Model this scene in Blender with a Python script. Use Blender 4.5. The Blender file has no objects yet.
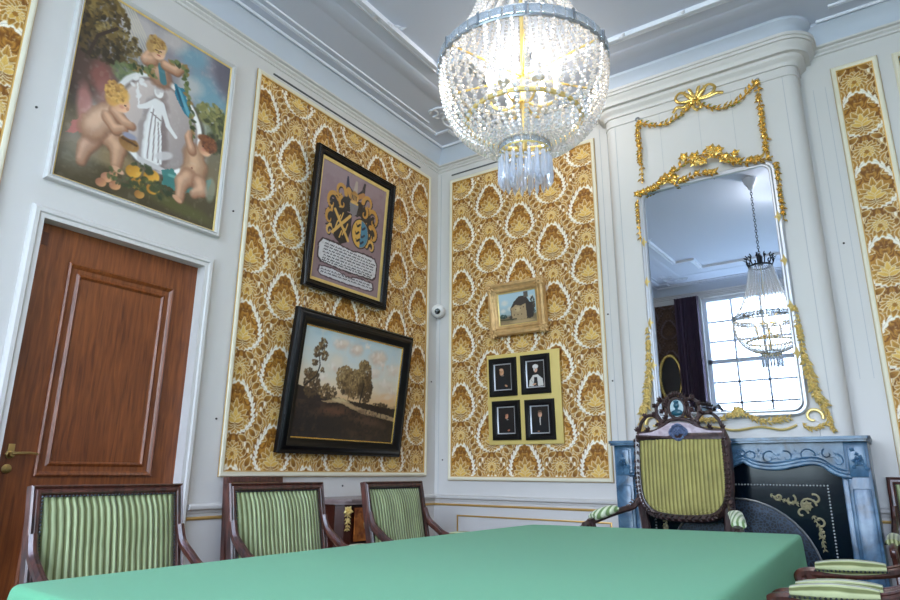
import bpy, bmesh, math, random
import numpy as np
from mathutils import Vector, Matrix
PI = math.pi
C = bpy.context.scene.collection
R = random.Random(5)

# ------------------------------------------------------------------ materials
def lin(c):
    c = np.asarray(c, float) / 255.0
    return np.where(c <= 0.04045, c / 12.92, ((c + 0.055) / 1.055) ** 2.4)

def mat(name, col, rough=0.5, metal=0.0, bump=0.0, bscale=40.0, var=0.0, vscale=6.0, spec=0.5, coat=0.0):
    m = bpy.data.materials.new(name); m.use_nodes = True
    nt = m.node_tree; b = nt.nodes['Principled BSDF']
    c = tuple(lin(col)) + (1,)
    b.inputs['Base Color'].default_value = c
    b.inputs['Roughness'].default_value = rough
    b.inputs['Metallic'].default_value = metal
    b.inputs['Specular IOR Level'].default_value = spec
    b.inputs['Coat Weight'].default_value = coat
    b.inputs['Coat Roughness'].default_value = 0.15
    tc = nt.nodes.new('ShaderNodeTexCoord')
    if var > 0:
        n = nt.nodes.new('ShaderNodeTexNoise'); n.inputs['Scale'].default_value = vscale; n.inputs['Detail'].default_value = 5
        nt.links.new(tc.outputs['Object'], n.inputs['Vector'])
        mx = nt.nodes.new('ShaderNodeMix'); mx.data_type = 'RGBA'
        mx.inputs[6].default_value = tuple(x * (1 - var) for x in c[:3]) + (1,)
        mx.inputs[7].default_value = tuple(min(1, x * (1 + var)) for x in c[:3]) + (1,)
        nt.links.new(n.outputs['Fac'], mx.inputs[0]); nt.links.new(mx.outputs[2], b.inputs['Base Color'])
    if bump > 0:
        n = nt.nodes.new('ShaderNodeTexNoise'); n.inputs['Scale'].default_value = bscale; n.inputs['Detail'].default_value = 4
        nt.links.new(tc.outputs['Object'], n.inputs['Vector'])
        bp = nt.nodes.new('ShaderNodeBump'); bp.inputs['Strength'].default_value = bump; bp.inputs['Distance'].default_value = 0.01
        nt.links.new(n.outputs['Fac'], bp.inputs['Height']); nt.links.new(bp.outputs['Normal'], b.inputs['Normal'])
    return m

def wood(name, dark, light, rough=0.4, stretch=(18, 18, 1.2), scale=3.0, coat=0.2):
    m = bpy.data.materials.new(name); m.use_nodes = True
    nt = m.node_tree; b = nt.nodes['Principled BSDF']; b.inputs['Roughness'].default_value = rough
    b.inputs['Coat Weight'].default_value = coat; b.inputs['Coat Roughness'].default_value = .2
    tc = nt.nodes.new('ShaderNodeTexCoord'); mp = nt.nodes.new('ShaderNodeMapping'); mp.inputs['Scale'].default_value = stretch
    nt.links.new(tc.outputs['Object'], mp.inputs['Vector'])
    n = nt.nodes.new('ShaderNodeTexNoise'); n.inputs['Scale'].default_value = scale; n.inputs['Detail'].default_value = 8; n.inputs['Distortion'].default_value = .6
    nt.links.new(mp.outputs['Vector'], n.inputs['Vector'])
    n2 = nt.nodes.new('ShaderNodeTexNoise'); n2.inputs['Scale'].default_value = 1.7; n2.inputs['Detail'].default_value = 3
    nt.links.new(tc.outputs['Object'], n2.inputs['Vector'])
    ad = nt.nodes.new('ShaderNodeMath'); ad.operation = 'ADD'
    ml = nt.nodes.new('ShaderNodeMath'); ml.operation = 'MULTIPLY'; ml.inputs[1].default_value = .6
    nt.links.new(n2.outputs['Fac'], ml.inputs[0]); nt.links.new(n.outputs['Fac'], ad.inputs[0]); nt.links.new(ml.outputs[0], ad.inputs[1])
    r = nt.nodes.new('ShaderNodeValToRGB')
    r.color_ramp.elements[0].position = .55; r.color_ramp.elements[1].position = 1.05
    r.color_ramp.elements[0].color = tuple(lin(dark)) + (1,); r.color_ramp.elements[1].color = tuple(lin(light)) + (1,)
    nt.links.new(ad.outputs[0], r.inputs[0]); nt.links.new(r.outputs[0], b.inputs['Base Color'])
    bp = nt.nodes.new('ShaderNodeBump'); bp.inputs['Strength'].default_value = .15; bp.inputs['Distance'].default_value = .004
    nt.links.new(n.outputs['Fac'], bp.inputs['Height']); nt.links.new(bp.outputs['Normal'], b.inputs['Normal'])
    return m

def stripes(name, light, dark, period, axis='Y', rough=.75):
    """velvet woven in stripes along the object's own axis"""
    m = bpy.data.materials.new(name); m.use_nodes = True
    nt = m.node_tree; b = nt.nodes['Principled BSDF']; b.inputs['Roughness'].default_value = rough
    b.inputs['Sheen Weight'].default_value = .35; b.inputs['Sheen Roughness'].default_value = .4
    tc = nt.nodes.new('ShaderNodeTexCoord'); sp = nt.nodes.new('ShaderNodeSeparateXYZ')
    nz = nt.nodes.new('ShaderNodeTexNoise'); nz.inputs['Scale'].default_value = 6; nz.inputs['Detail'].default_value = 2
    nt.links.new(tc.outputs['Object'], nz.inputs['Vector']); nt.links.new(tc.outputs['Object'], sp.inputs[0])
    m1 = nt.nodes.new('ShaderNodeMath'); m1.operation = 'MULTIPLY_ADD'; m1.inputs[1].default_value = .012 if period < .0232 else .002
    nt.links.new(nz.outputs['Fac'], m1.inputs[0]); nt.links.new(sp.outputs[axis], m1.inputs[2])
    m2 = nt.nodes.new('ShaderNodeMath'); m2.operation = 'MULTIPLY'; m2.inputs[1].default_value = 2 * PI / period
    nt.links.new(m1.outputs[0], m2.inputs[0])
    m3 = nt.nodes.new('ShaderNodeMath'); m3.operation = 'SINE'; nt.links.new(m2.outputs[0], m3.inputs[0])
    m4 = nt.nodes.new('ShaderNodeMath'); m4.operation = 'MULTIPLY_ADD'; m4.inputs[1].default_value = .5; m4.inputs[2].default_value = .5
    nt.links.new(m3.outputs[0], m4.inputs[0])
    r = nt.nodes.new('ShaderNodeValToRGB'); r.color_ramp.elements[0].position = .25; r.color_ramp.elements[1].position = .62
    r.color_ramp.elements[0].color = tuple(lin(dark)) + (1,); r.color_ramp.elements[1].color = tuple(lin(light)) + (1,)
    nt.links.new(m4.outputs[0], r.inputs[0])
    n2 = nt.nodes.new('ShaderNodeTexNoise'); n2.inputs['Scale'].default_value = 9; n2.inputs['Detail'].default_value = 5
    nt.links.new(tc.outputs['Object'], n2.inputs['Vector'])
    mr = nt.nodes.new('ShaderNodeMapRange'); mr.inputs[1].default_value = .3; mr.inputs[2].default_value = .7; mr.inputs[3].default_value = .78; mr.inputs[4].default_value = 1.1
    nt.links.new(n2.outputs['Fac'], mr.inputs[0])
    vm = nt.nodes.new('ShaderNodeVectorMath'); vm.operation = 'SCALE'
    nt.links.new(r.outputs[0], vm.inputs[0]); nt.links.new(mr.outputs[0], vm.inputs['Scale'])
    nt.links.new(vm.outputs[0], b.inputs['Base Color'])
    bp = nt.nodes.new('ShaderNodeBump'); bp.inputs['Strength'].default_value = .7; bp.inputs['Distance'].default_value = .006
    nt.links.new(m4.outputs[0], bp.inputs['Height']); nt.links.new(bp.outputs['Normal'], b.inputs['Normal'])
    return m

def attrmat(name, rough=.6, bump=.0, bscale=60, spec=.5, coat=0., crough=.2, vnoise=0.0):
    m = bpy.data.materials.new(name); m.use_nodes = True
    nt = m.node_tree; b = nt.nodes['Principled BSDF']; b.inputs['Roughness'].default_value = rough
    b.inputs['Specular IOR Level'].default_value = spec; b.inputs['Coat Weight'].default_value = coat; b.inputs['Coat Roughness'].default_value = crough
    a = nt.nodes.new('ShaderNodeAttribute'); a.attribute_name = 'Col'
    tc = nt.nodes.new('ShaderNodeTexCoord')
    n = nt.nodes.new('ShaderNodeTexNoise'); n.inputs['Scale'].default_value = bscale; n.inputs['Detail'].default_value = 5
    nt.links.new(tc.outputs['Object'], n.inputs['Vector'])
    if vnoise > 0:
        mr = nt.nodes.new('ShaderNodeMapRange'); mr.inputs[1].default_value = .3; mr.inputs[2].default_value = .7
        mr.inputs[3].default_value = 1 - vnoise; mr.inputs[4].default_value = 1 + vnoise
        nt.links.new(n.outputs['Fac'], mr.inputs[0])
        vm = nt.nodes.new('ShaderNodeVectorMath'); vm.operation = 'SCALE'
        nt.links.new(a.outputs['Color'], vm.inputs[0]); nt.links.new(mr.outputs[0], vm.inputs['Scale']); nt.links.new(vm.outputs[0], b.inputs['Base Color'])
    else:
        nt.links.new(a.outputs['Color'], b.inputs['Base Color'])
    if bump > 0:
        bp = nt.nodes.new('ShaderNodeBump'); bp.inputs['Strength'].default_value = bump; bp.inputs['Distance'].default_value = .004
        nt.links.new(n.outputs['Fac'], bp.inputs['Height'])
        nt.links.new(bp.outputs['Normal'], b.inputs['Normal'])
        if coat > 0: nt.links.new(bp.outputs['Normal'], b.inputs['Coat Normal'])
    return m

def emit(name, col, strength):
    m = bpy.data.materials.new(name); m.use_nodes = True
    nt = m.node_tree; nt.nodes.clear()
    e = nt.nodes.new('ShaderNodeEmission'); o = nt.nodes.new('ShaderNodeOutputMaterial')
    e.inputs[0].default_value = tuple(lin(col)) + (1,); e.inputs[1].default_value = strength
    nt.links.new(e.outputs[0], o.inputs[0]); return m

def crystal(name, tint=(238, 242, 248), trans=.45, refl=.3, rough=.04):
    """cut glass: part clear, part mirror-like facet, part milky with scattered light"""
    m = bpy.data.materials.new(name); m.use_nodes = True
    nt = m.node_tree; nt.nodes.clear(); o = nt.nodes.new('ShaderNodeOutputMaterial')
    t = nt.nodes.new('ShaderNodeBsdfTransparent'); t.inputs[0].default_value = (.97, .98, 1, 1)
    g = nt.nodes.new('ShaderNodeBsdfGlossy'); g.inputs['Roughness'].default_value = rough
    g.inputs[0].default_value = (1, 1, 1, 1)
    d = nt.nodes.new('ShaderNodeBsdfTranslucent'); d.inputs[0].default_value = tuple(lin(tint)) + (1,)
    d2 = nt.nodes.new('ShaderNodeBsdfDiffuse'); d2.inputs[0].default_value = tuple(lin(tint)) + (1,)
    a = nt.nodes.new('ShaderNodeMixShader'); a.inputs[0].default_value = .5
    nt.links.new(d.outputs[0], a.inputs[1]); nt.links.new(d2.outputs[0], a.inputs[2])
    b_ = nt.nodes.new('ShaderNodeMixShader'); b_.inputs[0].default_value = refl
    nt.links.new(a.outputs[0], b_.inputs[1]); nt.links.new(g.outputs[0], b_.inputs[2])
    c = nt.nodes.new('ShaderNodeMixShader'); c.inputs[0].default_value = trans
    nt.links.new(b_.outputs[0], c.inputs[1]); nt.links.new(t.outputs[0], c.inputs[2])
    nt.links.new(c.outputs[0], o.inputs[0]); return m

M = dict(
    wall=mat('wall_paint', (209, 206, 203), .55, bump=.04, bscale=120, var=.02),
    ceil=mat('ceiling_paint', (200, 206, 222), .8, var=.015, vscale=2),
    stucco=mat('stucco_white', (226, 230, 240), .6),
    cove=mat('cove_paint', (190, 198, 210), .7),
    gold=mat('gilding', (236, 196, 112), .26, .9, bump=.25, bscale=60, var=.25, vscale=30),
    goldpale=mat('pale_gilding', (225, 200, 130), .4, .55, bump=.2, bscale=60, var=.15, vscale=30),
    aged=mat('aged_gilding', (204, 166, 112), .42, .35, bump=.5, bscale=45, var=.35, vscale=24),
    goldline=mat('gold_line', (205, 165, 95), .45, .5),
    cream=mat('cream_moulding', (226, 219, 196), .5),
    black=mat('ebonised_wood', (9, 8, 10), .32, var=.2, vscale=9, spec=.3),
    dark=mat('dark_void', (20, 18, 18), .8),
    mahog=wood('mahogany', (38, 17, 14), (98, 52, 42), .32, (12, 12, 2), 5, .4),
    carved=wood('carved_oak', (22, 15, 17), (72, 50, 50), .34, (8, 8, 3), 6, .4),
    door=wood('oak_door', (86, 40, 16), (138, 76, 34), .42, (22, 22, 1.6), 3, .15),
    floor=wood('floor_boards', (70, 46, 30), (130, 92, 60), .4, (1, 10, 1), 3, .2),
    marble=None,
    iron=mat('fire_plate', (6, 16, 26), .12, .0, spec=.25, bump=.05, bscale=3, var=.3, vscale=3),
    brass=mat('brass', (176, 150, 96), .3, .9),
    steel=mat('steel', (150, 154, 158), .3, .9),
    white=mat('white_plastic', (232, 232, 232), .35),
    lens=mat('dark_lens', (10, 10, 12), .1),
    felt=mat('green_felt', (98, 168, 126), .95, bump=.3, bscale=400, var=.03, vscale=60, spec=.15),
    seatfab=stripes('green_striped_velvet', (168, 180, 134), (100, 106, 60), .0225),
    seatx=stripes('green_striped_velvet_seat', (168, 180, 136), (104, 110, 64), .0225),
    armfab=stripes('arm_pad_velvet', (178, 182, 134), (104, 110, 62), .017, 'Y'),
    throne=stripes('yellow_striped_velvet', (168, 158, 92), (126, 117, 60), .0235, 'X'),
    tarm=stripes('cream_green_stripe', (218, 226, 196), (120, 148, 92), .024, 'X'),
    stud=mat('nailheads', (62, 66, 72), .3, .8),
    sidefab=mat('gold_gimp', (160, 128, 80), .7, bump=.5, bscale=200, var=.3, vscale=80),
    board=mat('yellow_board', (214, 190, 112), .6, var=.02),
    crystal=crystal('crystal', (226, 227, 230), .46, .34), crystalb=crystal('crystal_blue', (150, 170, 190), .25, .5, .06),
    prism=crystal('crystal_prism', (225, 232, 245), .5, .4, .03),
    curtain=mat('plum_curtain', (74, 56, 74), .85, bump=.3, bscale=50),
    mirror=mat('mirror_silver', (206, 214, 224), .012, 1.0),
    silver=mat('silvered_frame', (188, 190, 196), .35, .5),
    red=mat('commode_veneer_dark', (60, 24, 16), .25, coat=.4),
    canvas=attrmat('oil_paint', .42, .25, 120, .4, .35, .16),
    matte_art=attrmat('oil_paint_dark', .5, .1, 150, .3, .1, .3),
    damask=attrmat('damask', .6, .25, 220, .35, vnoise=.12),
    pane=None,
)
def marble_mat():
    m = mat('blue_marble', (88, 122, 152), .3, coat=.2)
    nt = m.node_tree; b = nt.nodes['Principled BSDF']
    tc = nt.nodes.new('ShaderNodeTexCoord'); n = nt.nodes.new('ShaderNodeTexNoise')
    n.inputs['Scale'].default_value = 5; n.inputs['Detail'].default_value = 9; n.inputs['Distortion'].default_value = 2.2
    nt.links.new(tc.outputs['Object'], n.inputs['Vector'])
    r = nt.nodes.new('ShaderNodeValToRGB'); e = r.color_ramp.elements
    e[0].position = .3; e[0].color = tuple(lin((26, 46, 62))) + (1,); e[1].position = .75; e[1].color = tuple(lin((100, 134, 160))) + (1,)
    k = e.new(.5); k.color = tuple(lin((56, 92, 122))) + (1,)
    nt.links.new(n.outputs['Fac'], r.inputs[0]); nt.links.new(r.outputs[0], b.inputs['Base Color'])
    return m
M['marble'] = marble_mat()
M['felt'].node_tree.nodes['Principled BSDF'].inputs['Sheen Weight'].default_value = .12
def veneer():
    return wood('commode_veneer', (92, 40, 18), (190, 112, 50), .25, (6, 6, 6), 4, .5)
M['veneer'] = veneer()
M['topmarble'] = mat('commode_marble', (128, 110, 108), .25, var=.35, vscale=14)
def glass_pane():
    m = bpy.data.materials.new('window_glass'); m.use_nodes = True; nt = m.node_tree; nt.nodes.clear()
    o = nt.nodes.new('ShaderNodeOutputMaterial'); t = nt.nodes.new('ShaderNodeBsdfTransparent'); g = nt.nodes.new('ShaderNodeBsdfGlossy')
    g.inputs['Roughness'].default_value = .02; x = nt.nodes.new('ShaderNodeMixShader'); x.inputs[0].default_value = .06
    nt.links.new(t.outputs[0], x.inputs[1]); nt.links.new(g.outputs[0], x.inputs[2]); nt.links.new(x.outputs[0], o.inputs[0]); return m
M['pane'] = glass_pane()

# ------------------------------------------------------------------ mesh builder
class MB:
    def __init__(s): s.v = []; s.f = []
    def add(s, vs, fs, T=None):
        o = len(s.v)
        for p in vs:
            p = Vector(p)
            s.v.append(tuple(T @ p) if T else tuple(p))
        s.f += [tuple(i + o for i in f) for f in fs]; return s
    def box(s, x0, x1, y0, y1, z0, z1, b=0.0, T=None):
        if b <= 0:
            vs = [(x, y, z) for z in (z0, z1) for y in (y0, y1) for x in (x0, x1)]
            return s.add(vs, [(0, 2, 3, 1), (4, 5, 7, 6), (0, 1, 5, 4), (2, 6, 7, 3), (0, 4, 6, 2), (1, 3, 7, 5)], T)
        bm = bmesh.new(); bmesh.ops.create_cube(bm, size=1)
        for v in bm.verts: v.co = Vector(((x0 + x1) / 2 + v.co.x * (x1 - x0), (y0 + y1) / 2 + v.co.y * (y1 - y0), (z0 + z1) / 2 + v.co.z * (z1 - z0)))
        bmesh.ops.bevel(bm, geom=bm.edges[:], offset=b, segments=2, profile=.5, affect='EDGES')
        return s.frombm(bm, T)
    def frombm(s, bm, T=None):
        bm.verts.index_update()
        s.add([v.co.copy() for v in bm.verts], [tuple(v.index for v in f.verts) for f in bm.faces], T); bm.free(); return s
    def ico(s, c, r, sub=1, sc=(1, 1, 1), T=None):
        bm = bmesh.new(); bmesh.ops.create_icosphere(bm, subdivisions=sub, radius=1)
        for v in bm.verts: v.co = Vector((c[0] + v.co.x * r * sc[0], c[1] + v.co.y * r * sc[1], c[2] + v.co.z * r * sc[2]))
        return s.frombm(bm, T)
    def prism(s, poly, z0, z1, T=None):
        n = len(poly)
        vs = [(x, y, z0) for x, y in poly] + [(x, y, z1) for x, y in poly]
        fs = [tuple(range(n))[::-1], tuple(range(n, 2 * n))] + [(i, (i + 1) % n, n + (i + 1) % n, n + i) for i in range(n)]
        return s.add(vs, fs, T)
    def lathe(s, prof, seg=24, c=(0, 0, 0), T=None):
        vs = []; fs = []
        for r, z in prof:
            for k in range(seg):
                a = 2 * PI * k / seg; vs.append((c[0] + r * math.cos(a), c[1] + r * math.sin(a), c[2] + z))
        for j in range(len(prof) - 1):
            for k in range(seg):
                k2 = (k + 1) % seg
                fs.append((j * seg + k, j * seg + k2, (j + 1) * seg + k2, (j + 1) * seg + k))
        if prof[0][0] > 1e-6: fs.append(tuple(range(seg))[::-1])
        if prof[-1][0] > 1e-6: fs.append(tuple((len(prof) - 1) * seg + k for k in range(seg)))
        return s.add(vs, fs, T)
    def tube(s, pts, rad, seg=8, T=None, closed=False, sq=None):
        """round (or rx,ry flattened) tube along points"""
        P = [Vector(p) for p in pts]; n = len(P)
        if not hasattr(rad, '__len__'): rad = [rad] * n
        vs = []; fs = []; up = None
        for i in range(n):
            a = P[(i - 1) % n] if (closed or i > 0) else P[i]; b = P[(i + 1) % n] if (closed or i < n - 1) else P[i]
            t = (b - a).normalized() if (b - a).length > 1e-9 else Vector((0, 0, 1))
            if up is None:
                up = Vector((0, 0, 1)) if abs(t.z) < .9 else Vector((1, 0, 0))
            e1 = (up - t * up.dot(t))
            if e1.length < 1e-4: e1 = t.orthogonal()
            e1.normalize(); e2 = t.cross(e1); up = e1
            rx, ry = (rad[i], rad[i]) if not hasattr(rad[i], '__len__') else rad[i]
            for k in range(seg):
                an = 2 * PI * (k + .5) / seg
                cx, cy = math.cos(an), math.sin(an)
                if sq:
                    cx = math.copysign(abs(cx) ** sq, cx); cy = math.copysign(abs(cy) ** sq, cy)
                vs.append(P[i] + e1 * (cx * rx) + e2 * (cy * ry))
        m = n if closed else n - 1
        for i in range(m):
            j = (i + 1) % n
            for k in range(seg):
                k2 = (k + 1) % seg; fs.append((i * seg + k, i * seg + k2, j * seg + k2, j * seg + k))
        if not closed: fs += [tuple(range(seg))[::-1], tuple((n - 1) * seg + k for k in range(seg))]
        return s.add(vs, fs, T)
    def leaf(s, p, d, up, L, W, th=.3):
        """a carved leaf: pointed, ridged, standing off the ground"""
        p = Vector(p); d = Vector(d).normalized(); n = Vector(up).normalized(); sd = d.cross(n).normalized()
        vs = [p, p + d * L * .45 + sd * W + n * W * .2, p + d * L, p + d * L * .45 - sd * W + n * W * .2, p + d * L * .45 + n * W * th * 2.4, p + d * L * .45 - n * W * .3]
        fs = [(0, 1, 4), (1, 2, 4), (2, 3, 4), (3, 0, 4), (1, 0, 5), (2, 1, 5), (3, 2, 5), (0, 3, 5)]
        return s.add(vs, fs)
    def flower(s, p, n, r, rnd, petals=5):
        p = Vector(p); n = Vector(n).normalized(); a = n.orthogonal().normalized(); b = n.cross(a); o = rnd.random() * 6
        for k in range(petals):
            t = o + 2 * PI * k / petals; d = a * math.cos(t) + b * math.sin(t)
            s.leaf(p + n * r * .15, d + n * .35, n, r, r * .42, .35)
        return s.ico(p + n * r * .3, r * .3, 1)
    def build(s, name, m, parent=None, smooth=True, angle=38):
        me = bpy.data.meshes.new(name); me.from_pydata([tuple(v) for v in s.v], [], s.f)
        bm = bmesh.new(); bm.from_mesh(me); bmesh.ops.recalc_face_normals(bm, faces=bm.faces[:]); bm.to_mesh(me); bm.free()
        me.materials.append(m)
        if smooth:
            me.polygons.foreach_set('use_smooth', [True] * len(me.polygons)); me.set_sharp_from_angle(angle=math.radians(angle))
        o = bpy.data.objects.new(name, me); C.objects.link(o)
        if parent: o.parent = parent
        return o

def rect_frame(s, x0, x1, y0, y1, prof, T=None):
    """mitred frame in the xy plane; prof = (inset, height) from outer back to inner edge"""
    vs = []; fs = []
    for u, h in prof: vs += [(x0 + u, y0 + u, h), (x1 - u, y0 + u, h), (x1 - u, y1 - u, h), (x0 + u, y1 - u, h)]
    for j in range(len(prof) - 1):
        for k in range(4):
            k2 = (k + 1) % 4; fs.append((j * 4 + k, j * 4 + k2, (j + 1) * 4 + k2, (j + 1) * 4 + k))
    return s.add(vs, fs, T)

def sweep(s, path, prof, closed=False, side=1):
    """prof = (out, z) pushed along the left (side=1) of a 2-d path, mitred"""
    n = len(path); P = [Vector(p) for p in path]; vs = []; fs = []; k = len(prof)
    for i in range(n):
        d1 = (P[i] - P[i - 1]).normalized() if (i > 0 or closed) else (P[1] - P[0]).normalized()
        d2 = (P[(i + 1) % n] - P[i]).normalized() if (i < n - 1 or closed) else d1
        n1 = Vector((-d1.y, d1.x)) * side; n2 = Vector((-d2.y, d2.x)) * side
        mt = (n1 + n2) / max(.2, 1 + n1.dot(n2))
        for o, z in prof: vs.append((P[i].x + mt.x * o, P[i].y + mt.y * o, z))
    for i in range(n if closed else n - 1):
        j = (i + 1) % n
        for q in range(k - 1): fs.append((i * k + q, j * k + q, j * k + q + 1, i * k + q + 1))
    if not closed: fs += [tuple(range(k)), tuple((n - 1) * k + q for q in range(k))]
    return s.add(vs, fs)

def thing(name, label, cat, loc=(0, 0, 0), rz=0, group=None, mw=None):
    o = bpy.data.objects.new(name, None); C.objects.link(o); o.empty_display_size = .1
    if mw is not None: o.matrix_world = mw
    else: o.location = loc; o.rotation_euler = (0, 0, rz)
    o['label'] = label; o['category'] = cat
    if group: o['group'] = group
    return o
def tag(o, label, cat, group=None):
    o['label'] = label; o['category'] = cat
    if group: o['group'] = group
    return o
def struct(o): o['kind'] = 'structure'; return o
def copy_tree(o, parent=None):
    c = o.copy(); C.objects.link(c); c.parent = parent
    for ch in list(o.children): copy_tree(ch, c)
    return c

# wall-mounted frames of reference: x right, y up, z out of the wall
def onL(y, z, x=0.0, lean=0.0):
    m = Matrix(((0, 0, 1, x), (1, 0, 0, y), (0, 1, 0, z), (0, 0, 0, 1)))
    return m @ Matrix.Rotation(lean, 4, 'X')
def onB(x, z, y=0.0, lean=0.0):
    m = Matrix(((1, 0, 0, x), (0, 0, -1, y), (0, 1, 0, z), (0, 0, 0, 1)))
    return m @ Matrix.Rotation(lean, 4, 'X')

# ------------------------------------------------------------------ painter
rs = np.random.RandomState(3)
def vnoise(H, W, cells, seed, octv=4):
    r = np.random.RandomState(seed); out = np.zeros((H, W)); amp = 1; tot = 0
    for o in range(octv):
        gy = max(2, int(cells * 2 ** o)); gx = max(2, int(cells * 2 ** o * W / H) + 1)
        g = r.rand(gy + 2, gx + 2)
        yy = np.linspace(0, gy, H, endpoint=False); xx = np.linspace(0, gx, W, endpoint=False)
        yi = yy.astype(int); xi = xx.astype(int); fy = (yy - yi)[:, None]; fx = (xx - xi)[None]
        fy = fy * fy * (3 - 2 * fy); fx = fx * fx * (3 - 2 * fx)
        a = g[yi][:, xi]; b = g[yi][:, xi + 1]; c = g[yi + 1][:, xi]; d = g[yi + 1][:, xi + 1]
        out += amp * (a * (1 - fx) * (1 - fy) + b * fx * (1 - fy) + c * (1 - fx) * fy + d * fx * fy); tot += amp; amp *= .5
    return out / tot

class Paint:
    """x in 0..A, y in 0..1 (up); colours 0..255"""
    def __init__(s, w, h, px, seed=1):
        s.H = int(h / px); s.W = int(w / px); s.w = w; s.h = h; s.A = w / h; s.seed = seed
        s.img = np.zeros((s.H, s.W, 3)); s.Y, s.X = np.mgrid[0:s.H, 0:s.W]
        s.X = s.X / (s.W - 1) * s.A; s.Y = s.Y / (s.H - 1)
        s.n1 = vnoise(s.H, s.W, 5, seed); s.n2 = vnoise(s.H, s.W, 14, seed + 1); s.n3 = vnoise(s.H, s.W, 40, seed + 2, 2)
        s.r = random.Random(seed)
    def grad(s, stops):
        ys = [a for a, _ in stops]
        for c in range(3): s.img[..., c] = np.interp(s.Y + (s.n1 - .5) * .12, ys, [k[c] for _, k in stops])
        return s
    def mix(s, mask, col, sl=None):
        m = np.clip(mask, 0, 1)[..., None]
        if sl is None: s.img = s.img * (1 - m) + np.asarray(col, float) * m
        else: s.img[sl] = s.img[sl] * (1 - m) + np.asarray(col, float) * m
    def noise(s, n, lo, hi, col, a=1): s.mix(np.clip((n - lo) / (hi - lo), 0, 1) * a, col); return s
    def blob(s, u, v, rx, ry, col, rot=0, soft=.25, a=1, shade=None):
        x = u * s.A; R_ = max(rx, ry) * (1 + soft) + .01
        i0 = max(0, int((v - R_) * s.H)); i1 = min(s.H, int((v + R_) * s.H) + 2); j0 = max(0, int((x - R_) / s.A * s.W)); j1 = min(s.W, int((x + R_) / s.A * s.W) + 2)
        if i1 <= i0 or j1 <= j0: return s
        sl = (slice(i0, i1), slice(j0, j1)); X = s.X[sl] - x; Y = s.Y[sl] - v
        cr, sr = math.cos(rot), math.sin(rot); p = (X * cr + Y * sr) / rx; q = (-X * sr + Y * cr) / ry
        d = np.sqrt(p * p + q * q) + (s.n3[sl] - .5) * soft * .4
        m = np.clip((1 - d) / max(soft, .02) + .5, 0, 1) * a
        if shade is not None:
            c = np.asarray(col, float)[None, None] + np.asarray(shade, float)[None, None] * (p * .6 - q * .7)[..., None]
            s.img[sl] = s.img[sl] * (1 - m[..., None]) + np.clip(c, 0, 255) * m[..., None]
        else: s.mix(m, col, sl)
        return s
    def line(s, pts, w, col, a=1, soft=.4, w2=None):
        for k in range(len(pts) - 1):
            (u0, v0), (u1, v1) = pts[k], pts[k + 1]
            L_ = math.hypot((u1 - u0) * s.A, v1 - v0); n = max(1, int(L_ / (w * .5)))
            for i in range(n + 1):
                t = i / n; ww = w if w2 is None else w + (w2 - w) * ((k + t) / (len(pts) - 1))
                s.blob(u0 + (u1 - u0) * t, v0 + (v1 - v0) * t, ww, ww, col, 0, soft, a)
        return s
    def poly(s, pts, col, a=1, wob=0.0):
        X = s.X + (s.n2 - .5) * wob; Y = s.Y + (s.n3 - .5) * wob; ins = np.zeros(s.X.shape, bool); n = len(pts)
        for i in range(n):
            x0, y0 = pts[i][0] * s.A, pts[i][1]; x1, y1 = pts[(i + 1) % n][0] * s.A, pts[(i + 1) % n][1]
            if y0 == y1: continue
            c = ((y0 > Y) != (y1 > Y)) & (X < (x1 - x0) * (Y - y0) / (y1 - y0) + x0); ins ^= c
        s.mix(ins * a, col); return s
    def foliage(s, u, v, rx, ry, n, cols, size=.012, a=.8):
        for _ in range(n):
            t = s.r.random() * 2 * PI; r = math.sqrt(s.r.random())
            uu = u + rx / s.A * r * math.cos(t); vv = v + ry * r * math.sin(t)
            k = .12 + s.r.random() * .5 + (.45 if (vv - v) / ry - (uu - u) * s.A / rx > 0 else 0) * s.r.random()
            c = cols[min(len(cols) - 1, int(k * len(cols)))]
            z = size * (.5 + s.r.random())
            s.blob(uu, vv, z, z * .6, c, s.r.random() * 3, .5, a)
        return s
    def mesh(s, name, m, parent, x0, y0, z):
        """a flat grid of the picture's size standing at x0,y0 (lower left), z"""
        o = grid_mesh(name, s.w, s.h, s.img, m, parent); o.location = (x0, y0, z); return o

def grid_mesh(name, w, h, img, m, parent=None):
    H, W = img.shape[:2]
    me = bpy.data.meshes.new(name)
    xs, ys = np.meshgrid(np.linspace(0, w, W), np.linspace(0, h, H))
    co = np.stack([xs, ys, np.zeros_like(xs)], -1).reshape(-1, 3).astype(np.float32)
    me.vertices.add(H * W); me.vertices.foreach_set('co', co.ravel())
    i = np.arange((H - 1) * (W - 1)); r_ = i // (W - 1); c_ = i % (W - 1); a = r_ * W + c_
    quads = np.stack([a, a + 1, a + W + 1, a + W], 1).astype(np.int32); nf = len(quads)
    me.loops.add(nf * 4); me.polygons.add(nf)
    me.loops.foreach_set('vertex_index', quads.ravel()); me.polygons.foreach_set('loop_start', np.arange(nf, dtype=np.int32) * 4)
    me.update(calc_edges=True); me.validate()
    at = me.color_attributes.new('Col', 'FLOAT_COLOR', 'POINT')
    col = np.ones((H * W, 4), np.float32); col[:, :3] = lin(np.clip(img, 0, 255)).reshape(-1, 3)
    at.data.foreach_set('color', col.ravel()); me.materials.append(m)
    o = bpy.data.objects.new(name, me); C.objects.link(o)
    if parent: o.parent = parent
    return o
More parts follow.
